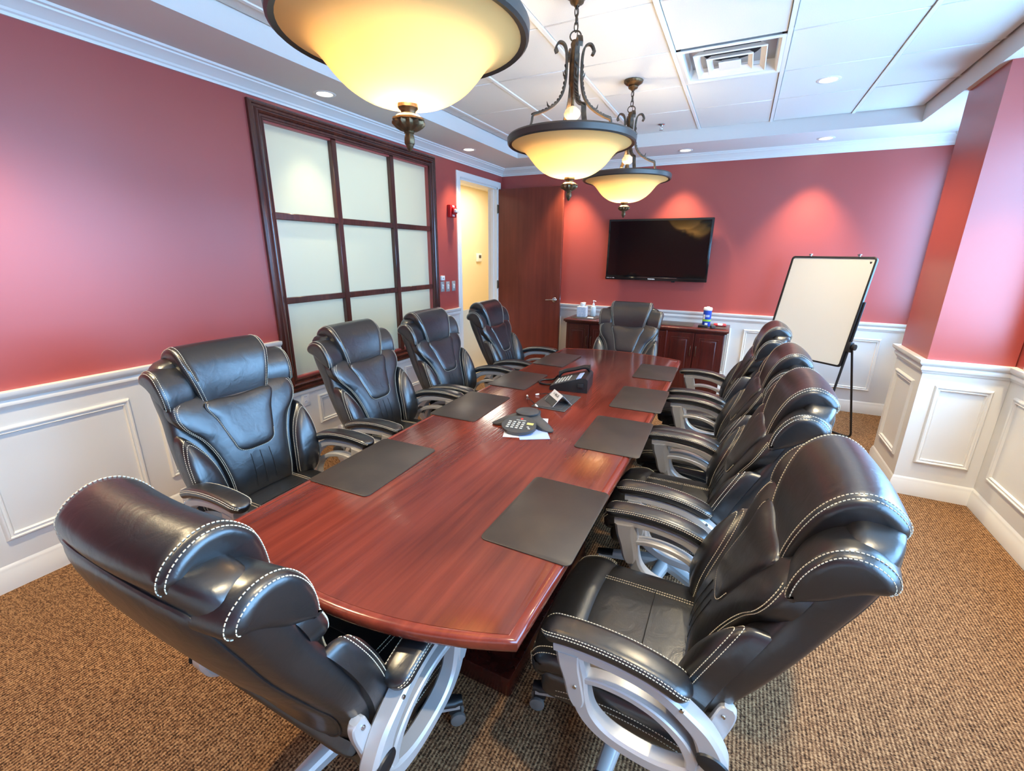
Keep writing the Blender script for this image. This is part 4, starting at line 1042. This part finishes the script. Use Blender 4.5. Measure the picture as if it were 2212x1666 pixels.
# ================================================================== things on the table
T0 = TZ+.0008
def sheet(hx, hy, x, y, rz, m, lab, z=T0):
    o = MB().box(-hx, hx, -hy, hy, 0, .0008).build('paper_sheet', M[m], loc=(x, y, z), smooth=False); o.rotation_euler = (0, 0, rz); tag(o, lab, 'paper')
sheet(.108, .14, 2.135, -3.765, .35, 'paper', 'white paper sheet under the conference speakerphone')
sheet(.075, .10, 2.185, -3.805, .55, 'paperb', 'pale blue paper sheet showing under the speakerphone keypad', T0+.0011)
# conference speakerphone: three legs, round speaker, keypad
ps = empty('conference_speakerphone', (2.108, -3.695, T0+.0022), math.radians(6)); tag(ps, 'dark three legged conference speakerphone with a keypad', 'speakerphone')
def lobes(a): 
    d = min(abs((a-b+PI) % (2*PI)-PI) for b in (PI/2, PI/2+2*PI/3, PI/2+4*PI/3))
    return .070+.122*math.exp(-(d/.31)**2)
rows = []
for t in (0, .12, .25, .4, .55, .7, .82, .92, .98, 1.0):
    ring_ = []
    for k in range(96):
        a = 2*PI*k/96; R_ = lobes(a); r = R_*t
        z = .062-.050*(r/.19)**1.15 - (.010*t**6)
        ring_.append((r*math.cos(a), r*math.sin(a), max(z, .006)))
    rows.append(ring_)
rows.append([(x*.99, y*.99, .0) for x, y, z in rows[-1]])
MB().grid(rows, True, False, False, True).build('body', M['dkgrey'], ps, angle=50)
g = MB().lathe([(.0, .0675), (.03, .067), (.058, .063), (.063, .060), (.063, .055), (.0, .055)], 40); g.build('speaker_grille', M['dkgrey'], ps)
MB().tube([(.063*math.cos(2*PI*k/40), .063*math.sin(2*PI*k/40), .0605) for k in range(40)], .0016, 6, True).build('grille_ring', M['blackp'], ps)
KP = Matrix.Translation((0, -.135, .037)) @ Matrix.Rotation(math.radians(14), 4, 'X')
kp = MB().prism([(.092*math.cos(a)*(1 if math.sin(a) < 0 else .95), .075*math.sin(a)) for a in [2*PI*k/40 for k in range(40)]], -.016, .0).xf(KP).build('keypad_panel', M['dkgrey'], ps, angle=40)
for r in range(4):
    for c in range(4):
        MB().box(-.0075, .0075, -.0042, .0042, 0, .003, .001, 1).xf(KP @ Matrix.Translation((-.052+c*.024, .012-r*.016, .0))).build('key', M['key'], kp)
for c in range(2): MB().box(-.006, .006, -.0035, .0035, 0, .003, .001, 1).xf(KP @ Matrix.Translation((.052+c*.012-.004*c, -.018-c*.012, 0))).build('key', M['key'], kp)
MB().box(-.017, .017, -.0085, .0085, 0, .0012).xf(KP @ Matrix.Translation((.055, .012, 0))).build('display', M['lcd'], kp, smooth=False)
MB().lathe([(.0, 0), (.007, 0), (.007, .0012), (.0, .0012)], 16).xf(KP @ Matrix.Translation((.0, .046, 0))).build('logo_dot', M['redprint'], kp)
text_obj('logo', 'POLYCOM', .011, M['key'], kp, KP @ Matrix.Translation((0, .032, .0006)), bold=True)
# table connection box with flip lid
mp_ = empty('connection_plate', (2.125, -3.310, T0)); tag(mp_, 'dark grey cable connection plate set in the table', 'connection plate')
MB().box(-.105, .105, -.145, .165, 0, .004, .0015, 1).build('plate', M['dkgrey'], mp_)
MB().box(-.075, .075, -.130, -.02, .0042, .0075, .001, 1).build('hatch', M['dkgrey'], mp_); MB().box(-.075, .075, .0, .13, .0042, .0075, .001, 1).build('hatch', M['dkgrey'], mp_)
# tent card
tc_ = empty('tent_card', (2.145, -3.330, T0+.0085), math.radians(-48)); tag(tc_, 'folded white tent card printed with a small arrow sign', 'sign')
rdg, hwid, ht = .070, .060, .062
def slab(A, B, C_, D, t): 
    n = (Vector(B)-Vector(A)).cross(Vector(D)-Vector(A)).normalized()*t
    return MB().add([Vector(p) for p in (A, B, C_, D)]+[Vector(p)+n for p in (A, B, C_, D)], [(3,2,1,0),(4,5,6,7),(0,1,5,4),(1,2,6,5),(2,3,7,6),(3,0,4,7)])
slab((-rdg, -hwid, 0), (rdg, -hwid, 0), (rdg, 0, ht), (-rdg, 0, ht), .001).build('front_leaf', M['paper'], tc_, smooth=False)
slab((rdg, hwid, 0), (-rdg, hwid, 0), (-rdg, 0, ht), (rdg, 0, ht), .001).build('back_leaf', M['paper'], tc_, smooth=False)
sl = math.atan2(ht, hwid)
TM = Matrix.Translation((0, -hwid/2-.0012, ht/2+.0008)) @ Matrix.Rotation(sl, 4, 'X')
slab((-rdg+.004, -hwid-.0006, .001), (rdg-.004, -hwid-.0006, .001), (rdg-.004, -hwid*.52-.0008, ht*.48+.001), (-rdg+.004, -hwid*.52-.0008, ht*.48+.001), .0006).build('dark_print', M['dkgrey'], tc_, smooth=False)
text_obj('sign_print', '< Wi-Fi', .026, M['dark'], tc_, TM @ Matrix.Translation((0, .022, .0008)))
# desk phone facing the left side
dp = empty('desk_phone', (2.100, -2.965, T0), math.radians(-90+8)); tag(dp, 'black desk phone with its handset and a looped cord', 'phone')
prof_ = [(-.125, 0), (.125, 0), (.125, .085), (.112, .098), (.085, .098), (-.115, .030), (-.125, .024)]
MB().prism(prof_, -.135, .105, 'x').build('base', M['blackp'], dp, angle=30)
SL = math.atan2(.068, .20); KM = Matrix.Translation((0, -.015, .0645)) @ Matrix.Rotation(SL, 4, 'X')
f_ = MB().box(-.055, .098, -.095, .060, -.002, .003, .001, 1).xf(KM).build('key_panel', M['dkgrey'], dp)
for r in range(5):
    for c in range(5):
        MB().box(-.0085, .0085, -.006, .006, 0, .003, .001, 1).xf(KM @ Matrix.Translation((-.038+c*.027, -.08+r*.022, .003))).build('key', M['key'], f_)
MB().box(-.05, .095, .066, .098, -.001, .004, .001, 1).xf(KM).build('display', M['paperb'], dp)
hp = MB(); path_ = spline([(-.098, -.105, .062), (-.098, -.07, .088), (-.098, 0, .108), (-.098, .07, .130), (-.098, .108, .124)], 5)
rows = []
for i, p in enumerate(path_):
    t = i/(len(path_)-1); w_ = .024+.006*abs(2*t-1)**3; h_ = .014+.016*abs(2*t-1)**4
    rows.append([(p.x+w_*math.cos(a), p.y, p.z-h_*.3+h_*math.sin(a)) for a in [2*PI*k/14 for k in range(14)]])
MB().grid(rows, True, False, True, True).build('handset', M['blackp'], dp, angle=50)
MB().tube(spline([(-.098, -.115, .045), (-.115, -.15, .012), (-.105, -.21, .006), (-.06, -.235, .006), (-.01, -.22, .006), (.01, -.17, .006), (.0, -.125, .010)], 7), .0065, 8).build('handset_cord', M['blackp'], dp)
MB().box(.105, .118, .06, .10, .03, .065, .004, 2).build('stand_foot', M['blackp'], dp)
# loose cables out of the connection plate
for i, (pts, lab) in enumerate([
    ([(2.045, -3.44, T0+.02), (2.00, -3.41, T0+.035), (1.955, -3.36, T0+.03), (1.925, -3.30, T0+.02)], 'short dark cable with a white plug lying toward the left mats'),
    ([(2.055, -3.235, T0+.012), (2.03, -3.215, T0+.018), (2.00, -3.225, T0+.014), (1.975, -3.235, T0+.010)], 'short cable with two white plugs beside the tent card')]):
    e = empty('cable', (0, 0, 0)); tag(e, lab, 'cable', 'loose cables on the table')
    P = spline(pts, 6); MB().tube(P, .0028, 8).build('cord', M['blackp'], e)
    for a, b in ((P[0], P[1]), (P[-1], P[-2])):
        d = (a-b).normalized(); MB().tube([a-d*.004, a+d*.012, a+d*.020], [.006, .006, .0045], 8).build('plug', M['ivory'], e)
    lowest = min(p.z for p in P)
    e.location.z = -(lowest-T0-.0075)
